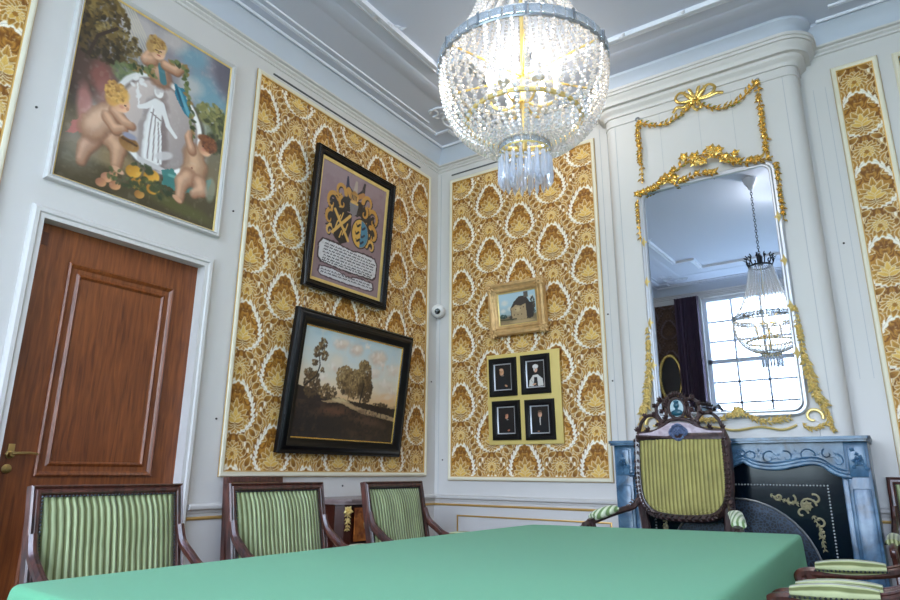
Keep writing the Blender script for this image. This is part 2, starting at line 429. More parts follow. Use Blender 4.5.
# ------------------------------------------------------------------ lamp and exposure settings
SKY, P_CORNER, P_MID, EXPO, MROT = 17.0, 10.0, 24.0, 0.38, -.02
SPOTC = (1.0, .94, .86)
BULB = emit('bulb_glow', (255, 226, 180), 70.0); BULBF = emit('spot_glow', (255, 240, 220), 60.0)
OXB, OYB, OXL, OYL, OXR, OYR = .207, .199, .539, .175, .505, .281        # where each damask length starts in the repeat
# ------------------------------------------------------------------ damask cloth
TW, TH, TN = .59, .50, 232
def damask_tile():
    N = TN; img = np.zeros((N, N, 3)); yy, xx = np.mgrid[0:N, 0:N]; X = xx / N * TW; Y = yy / N * TH
    def sym(seed, cells):
        a = vnoise(N, N, cells, seed, 3)
        a = .5 * (a + np.roll(a[:, ::-1], 1, 1))                    # mirror about x = 0 (and so about the half)
        return a
    def lattice(a): return np.maximum(a, 0)
    n = sym(11, 7); n2 = sym(12, 9)
    half = np.roll(np.roll(n, N // 2, 0), N // 2, 1); n = .5 * (n + half)
    half = np.roll(np.roll(n2, N // 2, 0), N // 2, 1); n2 = .5 * (n2 + half)
    v = np.sin(n * 70) * .5 + .5
    G, Dk, Cr = np.array([182, 128, 48.]), np.array([118, 72, 18.]), np.array([228, 208, 168.])
    img[:] = Dk[None, None] * (1 - v[..., None]) + G[None, None] * v[..., None]
    ln = np.clip(1 - np.abs(np.sin(n2 * 30)) / .13, 0, 1)[..., None] * .75
    img = img * (1 - ln) + Cr * ln
    def stamp(cx, cy, fn):
        nonlocal img
        for (ox, oy) in ((0, 0), (.5, .5)):
            dx = (X - (cx + ox * TW) + TW * 1.5) % TW - TW / 2; dy = (Y - (cy + oy * TH) + TH * 1.5) % TH - TH / 2
            m, col = fn(dx, dy); m = np.clip(m, 0, 1)[..., None]; img = img * (1 - m) + col * m
    def petal(cx, cy, ang, L, Wd, c0=(140, 94, 32), c1=(214, 168, 82), edge=.004, sym_=True):
        for sg in ((1, -1) if sym_ else (1,)):
            def f(dx, dy, a=ang * sg):
                dx = dx - cx * sg
                u = dx * math.sin(a) + dy * math.cos(a); w = dx * math.cos(a) - dy * math.sin(a)
                t = np.clip(u / L, 0, 1); prof = Wd * np.sin(PI * t ** .75) ** .8 * (u > 0) * (u < L)
                d = (prof - np.abs(w)); k = np.clip(t, 0, 1)[..., None]
                col = np.array(c0)[None, None] * (1 - k) + np.array(c1)[None, None] * k
                rib = np.clip(1 - np.abs(w) / .0022, 0, 1)[..., None] * .5; col = col * (1 - rib) + np.array(c0) * rib
                e = np.clip(d / edge, 0, 1); col = col * e[..., None] + Cr * (1 - e[..., None])
                return (d > -edge * .9) * (prof > 0) * 1.0, col
            stamp(0, cy, lambda dx, dy: f(dx, dy))
    def curl(cx, cy, r, turn, w=.011, c=(196, 148, 66)):
        pts = [(cx + turn * (r * (1 - t / 8.5)) * math.cos(t), cy + r * (1 - t / 8.5) * math.sin(t)) for t in np.linspace(-.8, 7, 26)]
        for sg in (1, -1):
            def f(dx, dy):
                d = np.full(dx.shape, 9.)
                for i in range(len(pts) - 1):
                    ax, ay = pts[i][0] * sg, pts[i][1]; bx, by = pts[i + 1][0] * sg, pts[i + 1][1]
                    L2 = (bx - ax) ** 2 + (by - ay) ** 2 + 1e-12; t = np.clip(((dx - ax) * (bx - ax) + (dy - ay) * (by - ay)) / L2, 0, 1)
                    d = np.minimum(d, np.hypot(dx - ax - t * (bx - ax), dy - ay - t * (by - ay)) - w * (1 - i / 34))
                e = np.clip(-d / .004, 0, 1)[..., None]
                return (d < .003) * 1.0, Cr * (1 - e) + np.array(c) * e
            stamp(0, 0, f)
    # scrolling leaves around the medallions
    for cx, cy, r, tn in ((.165, .135, .040, 1), (.155, -.105, .038, -1), (.105, .205, .034, -1), (.10, -.175, .036, 1), (.215, .20, .03, 1)): curl(cx, cy, r, tn, .010, (178, 126, 48))
    for a_, cx, cy in ((.9, .14, .13), (1.5, .15, .05), (2.2, .14, -.05), (2.7, .10, -.16), (.5, .10, .20), (1.9, .18, -.12), (1.1, .20, .10), (2.4, .2, .05)): petal(cx, cy, a_, .07, .020, (114, 70, 18), (200, 146, 58))
    # ragged white garland that makes the pear outline
    def ring(dx, dy):
        th = np.arctan2(dx, dy)
        rr = .134 + .020 * np.cos(th) + .050 * np.clip(np.cos(th), 0, 1) ** 12 - .012 * np.cos(2 * th) * (np.cos(th) < 0)
        d = np.hypot(dx * 1.10, dy) - rr
        tooth = .5 + .5 * np.cos(np.abs(th) * 27 + d * 130); t2 = .5 + .5 * np.cos(np.abs(th) * 27 - d * 130 + 1.5)
        wo = .009 + .019 * tooth * np.clip(.75 + .35 * np.cos(th), 0, 1); wi = .010 + .010 * t2
        m = np.where(d > 0, wo - d, wi + d)
        vein = 1 - .35 * np.clip(1 - np.abs(np.abs(d - .004) - .001) / .002, 0, 1)
        return np.clip(m / .003, 0, 1), np.array([246, 238, 222.])[None, None] * np.clip(vein + .12, 0, 1)[..., None]
    stamp(0, 0, ring)
    # white drops falling between neighbouring outlines
    for k in range(4):
        def drop(dx, dy, k=k):
            y0 = -.17 - .035 * k; x0 = .085 + .028 * k
            q = np.hypot((np.abs(dx) - x0) / .010, (dy - y0) / .017); return np.clip((1 - q) * 4, 0, 1), np.array([240, 230, 210.])
        stamp(0, 0, drop)
    # palmette inside
    for k in range(6): petal(0, -.045, k * .40, .130 - .009 * k + .014 * (k == 0), .024, (116, 70, 18), (206, 156, 66), .0035)
    for k in range(4): petal(.0, -.05, PI - .25 - k * .5, .066, .019, (116, 70, 18), (198, 146, 58), .0035)
    petal(0, -.04, 0, .085, .017, (214, 168, 76), (224, 188, 104), .003, sym_=False)
    for a_ in (.6, 1.15): petal(0, -.045, a_, .066, .013, (212, 166, 74), (222, 186, 100), .003)
    # great flower between medallions
    for k in range(8): petal(0, -.228, k * .40 + .1, .078, .019, (118, 72, 18), (198, 146, 54), .0035)
    for k in range(6): petal(0, -.228, k * .52, .044, .012, (206, 158, 66), (214, 172, 82), .003)
    stamp(0, -.228, lambda dx, dy: ((np.hypot(dx, dy) < .013) * 1.0, np.array([160, 108, 36.])))
    return img
TILE = damask_tile()
def damask_img(w, h, px=.0041, ox=0., oy=0.):
    W, H = int(w / px), int(h / px)
    x = (np.linspace(0, w, W) + ox) / TW * TN; y = (np.linspace(0, h, H) + oy) / TH * TN
    xi = np.floor(x).astype(int); yi = np.floor(y).astype(int); fx = (x - xi)[None, :, None]; fy = (y - yi)[:, None, None]
    g = lambda a, b: TILE[(a % TN)][:, (b % TN)]
    img = g(yi, xi) * (1 - fx) * (1 - fy) + g(yi, xi + 1) * fx * (1 - fy) + g(yi + 1, xi) * (1 - fx) * fy + g(yi + 1, xi + 1) * fx * fy
    wear = vnoise(H, W, 9, 77, 4); return img * (0.94 + .12 * wear[..., None])

# ------------------------------------------------------------------ room
W, D, H = 4.74, -6.2, 3.97
DY0, DY1, DZ = -3.245, -2.362, 2.212           # door opening
BX0, BX1, BF = 1.71, 3.03, -.20                # chimney breast
fl = struct(MB().box(-.12, W + .12, D - .12, .12, -.12, 0).build('floor', M['floor'], smooth=False))
cl = struct(MB().box(-.12, W + .12, D - .12, .12, H, H + .12).build('ceiling', M['ceil'], smooth=False))
wl = MB(); wl.box(-.12, 0, D, DY0, 0, H); wl.box(-.12, 0, DY1, 0.12, 0, H); wl.box(-.12, 0, DY0, DY1, DZ, H)
wl = struct(wl.build('wall_left', M['wall'], smooth=False))
wb = struct(MB().box(0, W, 0, .12, 0, H).build('wall_back', M['wall'], smooth=False))
wr = struct(MB().box(W, W + .12, D, .12, 0, H).build('wall_right', M['wall'], smooth=False))
# chimney breast with rounded corners
def arc(cx, cy, r, a0, a1, n=6): return [(cx + r * math.cos(a0 + (a1 - a0) * k / n), cy + r * math.sin(a0 + (a1 - a0) * k / n)) for k in range(n + 1)]
rr = .075
foot = [(BX0, 0)] + arc(BX0 + rr, BF + rr, rr, PI, 1.5 * PI) + arc(BX1 - rr, BF + rr, rr, 1.5 * PI, 2 * PI) + [(BX1, 0)]
cb = struct(MB().prism([(x, y + (.0 if y else 0.0)) for x, y in foot], 0, H).build('wall_chimney', M['wall']))
gr = MB()
for x in (BX0 + rr + .012, BX1 - rr - .012): gr.box(x - .002, x + .002, BF - .0025, BF, 1.28, 3.6)
for x in (2.13, 2.40, 2.62): gr.box(x - .0012, x + .0012, BF - .0012, BF, 3.1, 3.6)
struct(gr.build('trim_1', mat('groove_line', (182, 183, 186), .7), smooth=False))
# opposite wall with two tall windows
wins = [(0.755, 2.435), (2.85, 4.45)]; WZ0, WZ1 = .95, 3.74
op = MB()
xs = [0] + [v for p in wins for v in p] + [W]
for k in range(0, len(xs), 2): op.box(xs[k], xs[k + 1], D - .3, D, 0, H)
for a, b in wins: op.box(a, b, D - .3, D, 0, WZ0); op.box(a, b, D - .3, D, WZ1, H)
struct(op.build('wall_rear', M['wall'], smooth=False))
for i, (a, b) in enumerate(wins):
    t = bpy.data.objects.new('window_%d' % (i + 1), None); C.objects.link(t); t.location = (a, D - .12, WZ0); struct(t)
    w_, h_ = b - a, WZ1 - WZ0; fr = MB()
    rect_frame(fr, 0, w_, 0, h_, [(0, -.04), (0, .05), (.06, .05), (.06, -.04)], Matrix(((1, 0, 0, 0), (0, 0, 1, 0), (0, 1, 0, 0), (0, 0, 0, 1))))
    fr.box(0, w_, -.03, .05, 1.77 - .03, 1.77 + .035)
    fr.build('window_frame', M['stucco'], t)
    mu = MB(); n = 4
    for k in range(1, n): x = w_ * k / n; mu.box(x - .016, x + .016, -.015, .03, .05, h_ - .05)
    for k in range(-5, 4):
        z = 1.77 + k * .316
        if k == 0 or z > h_ - .08: continue
        mu.box(.05, w_ - .05, -.015, .03, z - .015, z + .015)
    mu.build('glazing_bars', M['stucco'], t, smooth=False)
    MB().box(.05, w_ - .05, -.004, .002, .05, h_ - .05).build('window_pane', M['pane'], t, smooth=False)
    L = bpy.data.lights.new('daylight_portal', 'AREA'); L.shape = 'RECTANGLE'; L.size = w_; L.size_y = h_
    L.cycles.is_portal = True
    lo = bpy.data.objects.new('daylight_portal', L); C.objects.link(lo); lo.location = ((a + b) / 2, D - .2, (WZ0 + WZ1) / 2); lo.rotation_euler = (PI / 2, 0, 0)
# crown mouldings, cove and ceiling ribs
room = [(0, D), (0, 0), (BX0, 0)] + foot[1:-1] + [(BX1, 0), (W, 0), (W, D)]
s = MB(); sweep(s, room, [(0, 3.785), (.010, 3.79), (.010, 3.805), (.026, 3.815), (.026, 3.826), (.046, 3.832), (.05, 3.842), (.0, 3.842)], True, -1)
struct(s.build('trim_2', M['wall']))
s = MB(); sweep(s, foot, [(0, 3.60), (.008, 3.602), (.008, 3.612), (.003, 3.615), (.003, 3.668), (.016, 3.669), (.016, 3.685), (.026, 3.70), (.046, 3.712), (.050, 3.722), (.050, 3.738), (.080, 3.739), (.080, 3.760), (.088, 3.775), (.105, 3.792), (.108, 3.800), (.120, 3.801), (.120, 3.822), (.130, 3.823), (.130, 3.845), (0, 3.845)], False, -1)
struct(s.build('trim_3', M['wall']))
s = MB(); sweep(s, room, [(.0, 3.843), (.05, 3.843), (.056, 3.87), (.066, 3.90), (.085, 3.93), (.115, 3.952), (.118, 3.97), (0, 3.97)], True, -1)
struct(s.build('trim_4', M['cove']))
def rib(s, path, w, h, z=H, closed=False, side=-1):
    sweep(s, path, [(-w / 2, z + .002), (-w / 2, z - h * .6), (-w / 4, z - h), (w / 4, z - h), (w / 2, z - h * .6), (w / 2, z + .002)], closed, side)
def inset(d, d2=None): d2 = d if d2 is None else d2; return [(d, D + d), (d, -d2), (W - d, -d2), (W - d, D + d)]
s = MB()
xa, xb = BX0 - .13, BX1 + .13
for d, w, h in ((.135, .018, .016),): rib(s, [(xa - d * .2, -d), (d, -d), (d, D + d), (W - d, D + d), (W - d, -d), (xb + .02, -d)], w, h, side=1)
e = .10
for d, w, h in ((.212, .012, .010), (.232, .012, .012)):
    rib(s, [(xa, -d - .03), (d + .13, -d - .03), (d + .13, -d - .13), (d, -d - .13), (d, D + d + .13), (d + .13, D + d + .13), (d + .13, D + d), (W - d - .13, D + d), (W - d - .13, D + d + .13), (W - d, D + d + .13), (W - d, -d - .13), (W - d - .13, -d - .13), (W - d - .13, -d - .03), (xb + .1, -d - .03)], w, h, side=1)
rib(s, [(.285, -.55), (.285, -3), (.285, D + .6)], .012, .01, side=1); rib(s, [(W - .285, -.55), (W - .285, D + .6)], .012, .01, side=1)
struct(s.build('trim_5', M['stucco']))
s = MB(); p = inset(.60, .52)
sweep(s, p, [(-.09, H + .002), (-.05, H - .008), (.0, H - .012), (.03, H - .010), (.05, H + .002)], True, -1)
struct(s.build('trim_6', M['ceil']))
def notch(a, b, y0, y1, e):   # rectangle with square ears at the corners
    return [(a, y0 + e), (a, y1 - e), (a + e * .6, y1 - e), (a + e * .6, y1), (b - e * .6, y1), (b - e * .6, y1 - e), (b, y1 - e), (b, y0 + e), (b - e * .6, y0 + e), (b - e * .6, y0), (a + e * .6, y0), (a + e * .6, y0 + e)]
s = MB(); q = notch(.78, W - .78, D + .9, -.70, .42)
sweep(s, q, [(-.035, H + .002), (-.032, H - .012), (-.016, H - .02), (-.01, H - .012), (.014, H - .012), (.02, H - .03), (.036, H - .03), (.042, H + .002)], True, -1)
struct(s.build('trim_7', M['stucco']))
# stucco foliage: corner cartouches and sprigs along the inner frame
s = MB(); rn = random.Random(9)
def scroll(s, cx, cy, r, a0, turns, w, sg=1, z=H - .006):
    pts = []; n = 18
    for k in range(n):
        t = k / (n - 1); a = a0 + sg * turns * 2 * PI * t; q_ = r * (1 - .8 * t); pts.append((cx + q_ * math.cos(a), cy + q_ * math.sin(a), z))
    s.tube(pts, [w * (1 - .6 * k / n) for k in range(n)], 6)
for cx, cy, sx, sy in ((.50, -.47, 1, 1), (W - .5, -.47, -1, 1), (.5, D + .5, 1, -1), (W - .5, D + .5, -1, -1)):
    for dx, dy, r, a0, tn, sg in ((0, 0, .13, 2.2, .8, 1), (.12, -.02, .10, .4, .7, -1), (-.02, -.14, .11, 3.6, .7, 1), (.2, .04, .06, 1, .8, 1), (-.1, -.2, .07, 2, .8, -1)):
        scroll(s, cx + dx * sx, cy + dy * sy, r, a0, tn, .010, sg * sx)
    for k in range(12):
        a = rn.random() * 6.28; s.leaf((cx + rn.uniform(-.1, .14) * sx, cy + rn.uniform(-.18, .08) * sy, H - .002), (math.cos(a), math.sin(a), 0), (0, 0, -1), .06, .014)
for y in (-1.75, -2.15, -2.55, -3.2, -3.8):
    for k in range(5): s.leaf((.80 + .01 * k, y + .05 * k - .1, H - .02), (-1 + .5 * k, 1.2 - .2 * k, 0), (0, 0, -1), .06, .016)
for x in (1.9, 2.3, 2.7, 3.2, 3.6):
    for k in range(5): s.leaf((x + .04 * k, -.72, H - .02), (1.2 - .2 * k, 1 - .4 * k, 0), (0, 0, -1), .06, .016)
struct(s.build('trim_8', M['stucco']))

# dado rails, gold beads and baseboards
rail = [(0, .822), (.008, .825), (.012, .838), (.03, .846), (.034, .856), (.034, .864), (.02, .872), (0, .874)]
bead = [(0, .788), (.008, .790), (.011, .797), (.008, .804), (0, .806)]
n = 9
for path, nm in (([(0, -2.30), (0, 0), (BX0, 0)], 'wall'), ([(0, D), (0, -3.30)], 'w'), ([(BX1, 0), (W, 0), (W, D)], 'w'), ):
    s = MB(); sweep(s, path, rail, False, -1); struct(s.build('trim_%d' % n, M['wall'])); n += 1
    s = MB(); sweep(s, path, bead, False, -1); struct(s.build('trim_%d' % n, M['goldline'])); n += 1
for nm, path in (('baseboard_left', [(0, -2.30), (0, 0)]), ('baseboard_back', [(0, 0), (BX0, 0)]), ('baseboard_right', [(BX1, 0), (W, 0), (W, D)])):
    s = MB(); sweep(s, path, [(0, 0), (.022, 0), (.022, .13), (.012, .15), (0, .155)], False, -1); struct(s.build(nm, M['wall']))
# wainscot panels outlined in gold
s = MB(); pr_ = [(0, 0), (0, .006), (.006, .009), (.012, .006), (.012, 0)]
rect_frame(s, .226, 1.52, .2, .722, pr_, onB(0, 0)); rect_frame(s, -2.0, -.2, .2, .72, pr_, onL(0, 0)); rect_frame(s, 3.2, 4.6, .2, .72, pr_, onB(0, 0))
rect_frame(s, D + .3, -3.6, .2, .72, pr_, onL(0, 0))
struct(s.build('trim_%d' % n, M['goldline'])); n += 1
# faint panel joints of the boarding, wooden picture rails
s = MB()
for x in (1.60, 1.66): s.box(x - .0015, x + .0015, -.003, 0, .9, 3.74)
for x in (3.10, 3.17): s.box(x - .0015, x + .0015, -.003, 0, 1.6, 3.55)
s.box(.035, .038, -.003, 0, .88, 3.76)
struct(s.build('trim_%d' % n, mat('joint_line', (182, 184, 188), .7), smooth=False)); n += 1
s = MB(); s.box(0, .008, -1.99, -.29, 3.722, 3.732); s.box(.156, 1.5, -.008, 0, 3.722, 3.732)
struct(s.build('trim_%d' % n, mat('picture_rail', (92, 94, 96), .5, .3), smooth=False)); n += 1
s = MB()
for (T_, pts) in ((onL(0, 0), ((-2.20, 2.62), (-2.17, 1.34), (-2.12, 3.05), (-3.36, 2.75), (-1.1, .955), (-.07, 1.8))), (onB(0, 0), ((1.58, 2.2), (1.585, 1.7), (3.13, 2.45), (.08, 1.15)))):
    for a, b in pts: s.ico((a, b, .003), .007, 1, T=T_)
struct(s.build('trim_%d' % n, mat('screw_head', (70, 66, 62), .5, .5))); n += 1
# damask panels in cream and gold mouldings
def damask(parent, T, w, h, ox, oy, label, rope=False):
    o = grid_mesh('damask_panel', w, h, damask_img(w, h, ox=ox, oy=oy), M['damask'], parent)
    o.matrix_world = T @ Matrix.Translation((0, 0, .006)); o['label'] = label
    s = MB(); rect_frame(s, -.032, w + .032, -.032, h + .032, [(0, 0), (0, .010), (.004, .018), (.014, .022), (.024, .018), (.028, .012)])
    f = s.build('panel_moulding', M['cream'], o)
    s = MB(); rect_frame(s, -.034, w + .034, -.034, h + .034, [(0, .002), (0, .009), (.004, .011), (.004, .002)]); rect_frame(s, -.006, w + .006, -.006, h + .006, [(0, .002), (0, .013), (.007, .010), (.008, .002)])
    s.build('gold_fillet', M['goldline'], o)
damask(wl, onL(-2.095, 1.05), 1.92, 2.605, OXL, OYL, 'gold and white damask panel behind the crest and landscape paintings')
damask(wb, onB(.176, 1.02), 1.345, 2.618, OXB, OYB, 'gold and white damask panel behind the small gilt painting')
damask(wb, onB(3.247, 1.03), .195, 2.60, OXR, OYR, 'narrow gold and white damask strip right of the chimney breast')
damask(wl, onL(-4.70, 1.05), 1.22, 2.605, .3, .4, 'gold and white damask panel left of the door')
# door
d = MB(); oy = DY0
fr = MB()
arch_prof = [(0, 0), (0, .018), (.012, .03), (.03, .03), (.036, .022), (.052, .022)]
vs = []
for sgn in (0,):
    for u, h in arch_prof: vs.append((u, h))
def door_frame():
    s = MB(); P = []
    for u, h in arch_prof + [(.057, .022), (.057, -.055)]:
        P.append([(h, DY0 - .055 + u, 0), (h, DY0 - .055 + u, DZ + .055 - u), (h, DY1 + .055 - u, DZ + .055 - u), (h, DY1 + .055 - u, 0)])
    vs = [p for r_ in P for p in r_]; fs = []
    for j in range(len(P) - 1):
        for k in range(3): fs.append((j * 4 + k, j * 4 + k + 1, (j + 1) * 4 + k + 1, (j + 1) * 4 + k))
    s.add(vs, fs); return s
dr = bpy.data.objects.new('door_1', None); C.objects.link(dr); dr.location = (-.05, DY0, 0); struct(dr)
o = door_frame(); o = o.build('door_frame', M['wall'], dr); o.location = (.05, -DY0, 0)
w_ = DY1 - DY0; TL = Matrix(((0, 0, 1, 0), (1, 0, 0, 0), (0, 1, 0, 0), (0, 0, 0, 1)))
s = MB(); s.box(.0, w_, .01, DZ, -.03, 0, T=TL)
leaf = s.build('door_leaf', M['door'], dr, smooth=False)
s = MB()
for (a, b, z0, z1) in ((.172, .742, 1.02, 2.045), (.172, .742, .2, .84)):
    rect_frame(s, a, b, z0, z1, [(0, 0), (0, .012), (.008, .018), (.018, .012), (.024, .004), (.045, .002), (.05, .006), (.058, .012), (.066, .006), (.068, 0)], TL)
s.build('panel_moulding', M['door'], leaf)
s = MB(); s.box(.035, .062, 2.10, 2.165, 0, .002, T=TL); s.build('wood_patch', mat('patch_wood', (92, 46, 26), .5), leaf)
s = MB(); s.lathe([(.0, 0), (.019, 0), (.019, .006), (.012, .008), (.011, .03), (0, .03)], 16, T=TL @ Matrix.Translation((.066, 1.115, 0)))
s.box(.052, .080, 1.10, 1.16, 0, .006, .002, T=TL)
s.tube([(.066, 1.118, .03), (.085, 1.120, .04), (.13, 1.122, .042), (.165, 1.118, .036)], [.008, .007, .006, .005], 8, T=TL); s.build('door_handle', M['brass'], dr)
s = MB(); s.lathe([(0, 0), (.020, 0), (.020, .005), (.014, .008), (0, .008)], 16, T=TL @ Matrix.Translation((.062, 1.052, 0))); s.box(.059, .065, 1.042, 1.058, .008, .010, T=TL)
s.build('lock_rosette', M['brass'], dr)
for z in (1.86, 1.30, .5):
    s = MB(); s.tube([(w_ + .004, z - .04, .01), (w_ + .004, z + .04, .01)], .009, 10, T=TL); s.build('hinge', M['wall'], dr)
# security camera
t = thing('security_camera', 'small white dome camera with black lens in the corner between the damask panels', 'camera', (.0, .0, 2.40))
Tc = Matrix.Translation((.06, -.06, .02)) @ Matrix.Rotation(PI / 4, 4, 'Z')
s = MB(); s.ico((0, 0, 0), .060, 3, T=Tc); s.build('housing', M['white'], t)
Tl = Matrix.Translation((.06, -.06, .02)) @ Matrix.Rotation(math.radians(-40), 4, 'Z') @ Matrix.Rotation(math.radians(105), 4, 'Y')
s = MB(); s.lathe([(0, .066), (.020, .064), (.025, .058), (.025, .04)], 16, T=Matrix.Translation((.06, -.06, .02)) @ Matrix.Rotation(math.radians(-62), 4, 'Z') @ Matrix.Rotation(math.radians(105), 4, 'Y')); s.build('lens', M['lens'], t)
s = MB(); s.box(0, .05, -.05, 0, .05, .075, .004); s.build('bracket', M['white'], t)
# ------------------------------------------------------------------ paintings
def skin(p, u, v, rx, ry, rot=0, c=(214, 172, 140), a=1): p.blob(u, v, rx, ry, c, rot, .22, a, shade=(34, 32, 28)); return p
def limb(p, pts, w, w2, c=(212, 168, 136)):
    c = tuple(k * .93 for k in c)
    p.line([(a + .007, b - .007) for a, b in pts], w * 1.04, tuple(int(k * q) for k, q in zip(c, (.62, .52, .46))), .9, .5, w2 * 1.04)
    p.line([(a + .003, b - .003) for a, b in pts], w * .93, tuple(int(k * q) for k, q in zip(c, (.86, .78, .72))), .9, .6, w2 * .93)
    p.line([(a - .003, b + .004) for a, b in pts], w * .74, c, .5, 1.0, w2 * .72)
    p.line([(a - .007, b + .009) for a, b in pts], w * .36, tuple(min(255, int(k * 1.14)) for k in c), .35, 1.2, w2 * .34); return p
def curls(p, u, v, r, n, cols):
    for _ in range(n):
        a = p.r.random() * 6.28; q = r * math.sqrt(p.r.random()); p.blob(u + q * math.cos(a) / p.A, v + q * math.sin(a), .009, .006, p.r.choice(cols), p.r.random() * 3, .6, .8)
    return p

def art_putti():
    p = Paint(.905, 1.12, .0042, 21)
    p.grad([(0, (58, 44, 28)), (.12, (92, 76, 46)), (.25, (120, 104, 74)), (.42, (112, 104, 82)), (.6, (118, 116, 110)), (.8, (150, 146, 152)), (1, (128, 122, 130))])
    p.noise(p.n1, .5, .75, (196, 190, 190), .55)
    for u, v, r in ((.80, .80, .10), (.9, .72, .12), (.72, .93, .09)): p.blob(u, v, r, r * .7, (118, 160, 176), .4, .9, .8)
    for u, v, r in ((.72, .76, .07), (.86, .64, .06), (.55, .96, .08), (.33, .93, .10)): p.blob(u, v, r, r * .7, (206, 196, 188), .3, .9, .7)
    p.blob(.97, .92, .07, .12, (92, 88, 100), .3, .9, .7)
    for k in range(7): p.line([(.16 + .02 * k, 1.0), (.36 + .045 * k, .74 - .02 * k)], .004, (214, 206, 176), .22, 1)
    # far trees, right
    p.foliage(.90, .62, .10, .11, 260, [(62, 66, 40), (92, 96, 56), (130, 128, 76), (158, 150, 92)], .016, .8)
    p.foliage(.76, .55, .05, .07, 120, [(70, 72, 44), (112, 108, 66), (146, 136, 84)], .014, .8)
    p.foliage(.93, .50, .08, .05, 90, [(52, 56, 36), (84, 86, 52)], .016)
    p.blob(.85, .56, .05, .03, (150, 156, 142), 0, .5, .7); p.line([(.83, .57), (.81, .44)], .008, (150, 156, 142), .5); p.line([(.86, .57), (.88, .42)], .008, (160, 166, 150), .5)
    # tree and shadowed figures on the left
    p.blob(.02, .7, .07, .34, (52, 42, 32), .05, .6, .95); p.blob(.08, .56, .13, .14, (84, 62, 52), .3, .7, .9)
    p.foliage(.08, .86, .16, .15, 420, [(48, 38, 20), (78, 62, 30), (112, 90, 44), (140, 116, 62)], .014, .8)
    p.foliage(.22, .80, .12, .07, 150, [(70, 56, 28), (112, 92, 48), (148, 126, 72)], .012, .8); p.foliage(.30, .70, .06, .03, 60, [(84, 74, 40), (120, 104, 60)], .01)
    p.foliage(.12, .70, .12, .07, 150, [(54, 44, 26), (92, 74, 40)], .013); p.line([(.06, .62), (.1, .76), (.2, .85)], .008, (60, 44, 30), .8)
    p.foliage(.36, .64, .12, .06, 140, [(86, 98, 66), (114, 124, 84), (92, 104, 74)], .014, .7)
    p.blob(.16, .56, .055, .07, (140, 84, 74), 0, .7, .8); p.blob(.21, .47, .05, .08, (156, 106, 100), .2, .8, .7)
    # ground
    p.poly([(0, .16), (.2, .2), (.36, .17), (.5, .16), (.7, .14), (1, .2), (1, 0), (0, 0)], (74, 64, 38), .85, .03); p.noise(p.n2, .5, .7, (96, 90, 50), .0)
    p.blob(.28, .17, .2, .04, (150, 128, 92), .0, .9, .8); p.blob(.75, .06, .2, .035, (88, 88, 42), -.1, .9, .8); p.blob(.06, .16, .12, .10, (132, 128, 118), 0, .9, .6)
    # medallion
    p.blob(.565, .445, .252, .278, (84, 74, 66), .35, .10, .9); p.blob(.545, .46, .245, .268, (240, 238, 234), .35, .04, 1, shade=(20, 20, 20))
    p.blob(.545, .462, .215, .238, (140, 126, 120), .35, .05); p.blob(.55, .458, .205, .228, (184, 170, 164), .35, .06, 1, shade=(-30, -28, -26))
    w = (234, 231, 228)
    p.line([(.53, .56), (.52, .42), (.555, .25)], .044, (132, 116, 112), .8, .8, .060); p.blob(.525, .62, .034, .04, (140, 124, 118), 0, .6, .8)
    p.line([(.49, .55), (.475, .40), (.50, .26)], .040, (160, 148, 144), .9, .5, .05)
    p.line([(.515, .56), (.50, .42), (.525, .26)], .030, w, 1, .4, .050); p.blob(.51, .63, .026, .033, w, 0, .2, 1, shade=(18, 18, 18)); p.blob(.508, .65, .03, .018, (204, 198, 196), 0, .3)
    p.line([(.50, .57), (.44, .52), (.40, .50)], .016, w, 1, .4, .01); p.line([(.54, .57), (.60, .47), (.66, .43)], .015, w, 1, .4, .010)
    for k in range(7): p.line([(.482 + .010 * k, .54 - .015 * k), (.472 + .015 * k, .40), (.478 + .018 * k, .25)], .0035, (160, 148, 144) if k % 2 else (244, 242, 240), .8, .6)
    p.blob(.503, .628, .010, .014, (206, 198, 194), 0, .6, .8); p.line([(.48, .50), (.55, .48)], .004, (150, 138, 134), .8)
    for k in range(9): p.blob(.37 + R.uniform(-.03, .05), .60 + R.uniform(-.05, .06), .014, .010, w, R.random() * 3, .5, .9)
    p.line([(.40, .5), (.37, .62)], .004, w); p.blob(.60, .30, .05, .022, (212, 206, 204), .5, .4, .9); p.line([(.45, .23), (.62, .22)], .012, (206, 200, 198), .9)
    # garland and upper putto
    limb(p, [(.47, .77), (.50, .72)], .052, .058, (196, 158, 130)); p.line([(.50, .78), (.53, .70)], .018, (70, 120, 128), .9)
    limb(p, [(.52, .80), (.60, .80), (.645, .845)], .026, .02); limb(p, [(.44, .79), (.39, .77), (.42, .83)], .026, .019)
    skin(p, .465, .855, .042, .05, -.1, (206, 164, 132)); p.blob(.455, .885, .052, .045, (188, 150, 88), .2, .35, 1, shade=(34, 30, 20)); p.blob(.415, .86, .025, .035, (176, 138, 82), 0, .4); p.blob(.49, .872, .02, .02, (214, 174, 140), 0, .5)
    curls(p, .452, .892, .045, 60, [(206, 168, 100), (160, 120, 66), (188, 150, 86), (132, 96, 52)]); curls(p, .255, .522, .052, 70, [(222, 178, 104), (176, 130, 66), (206, 158, 84), (146, 104, 54)])
    for a, b in ((.455, .855), (.485, .857)): p.blob(a, b, .007, .004, (84, 52, 40), 0, .3)
    p.blob(.475, .832, .010, .004, (172, 84, 76), 0, .4)
    p.poly([(.60, .73), (.68, .72), (.72, .64), (.76, .56), (.70, .58), (.62, .66)], (44, 118, 140), .95, .02); p.line([(.64, .70), (.73, .59)], .01, (98, 164, 180), .7); p.line([(.62, .71), (.68, .62)], .008, (28, 80, 100), .7)
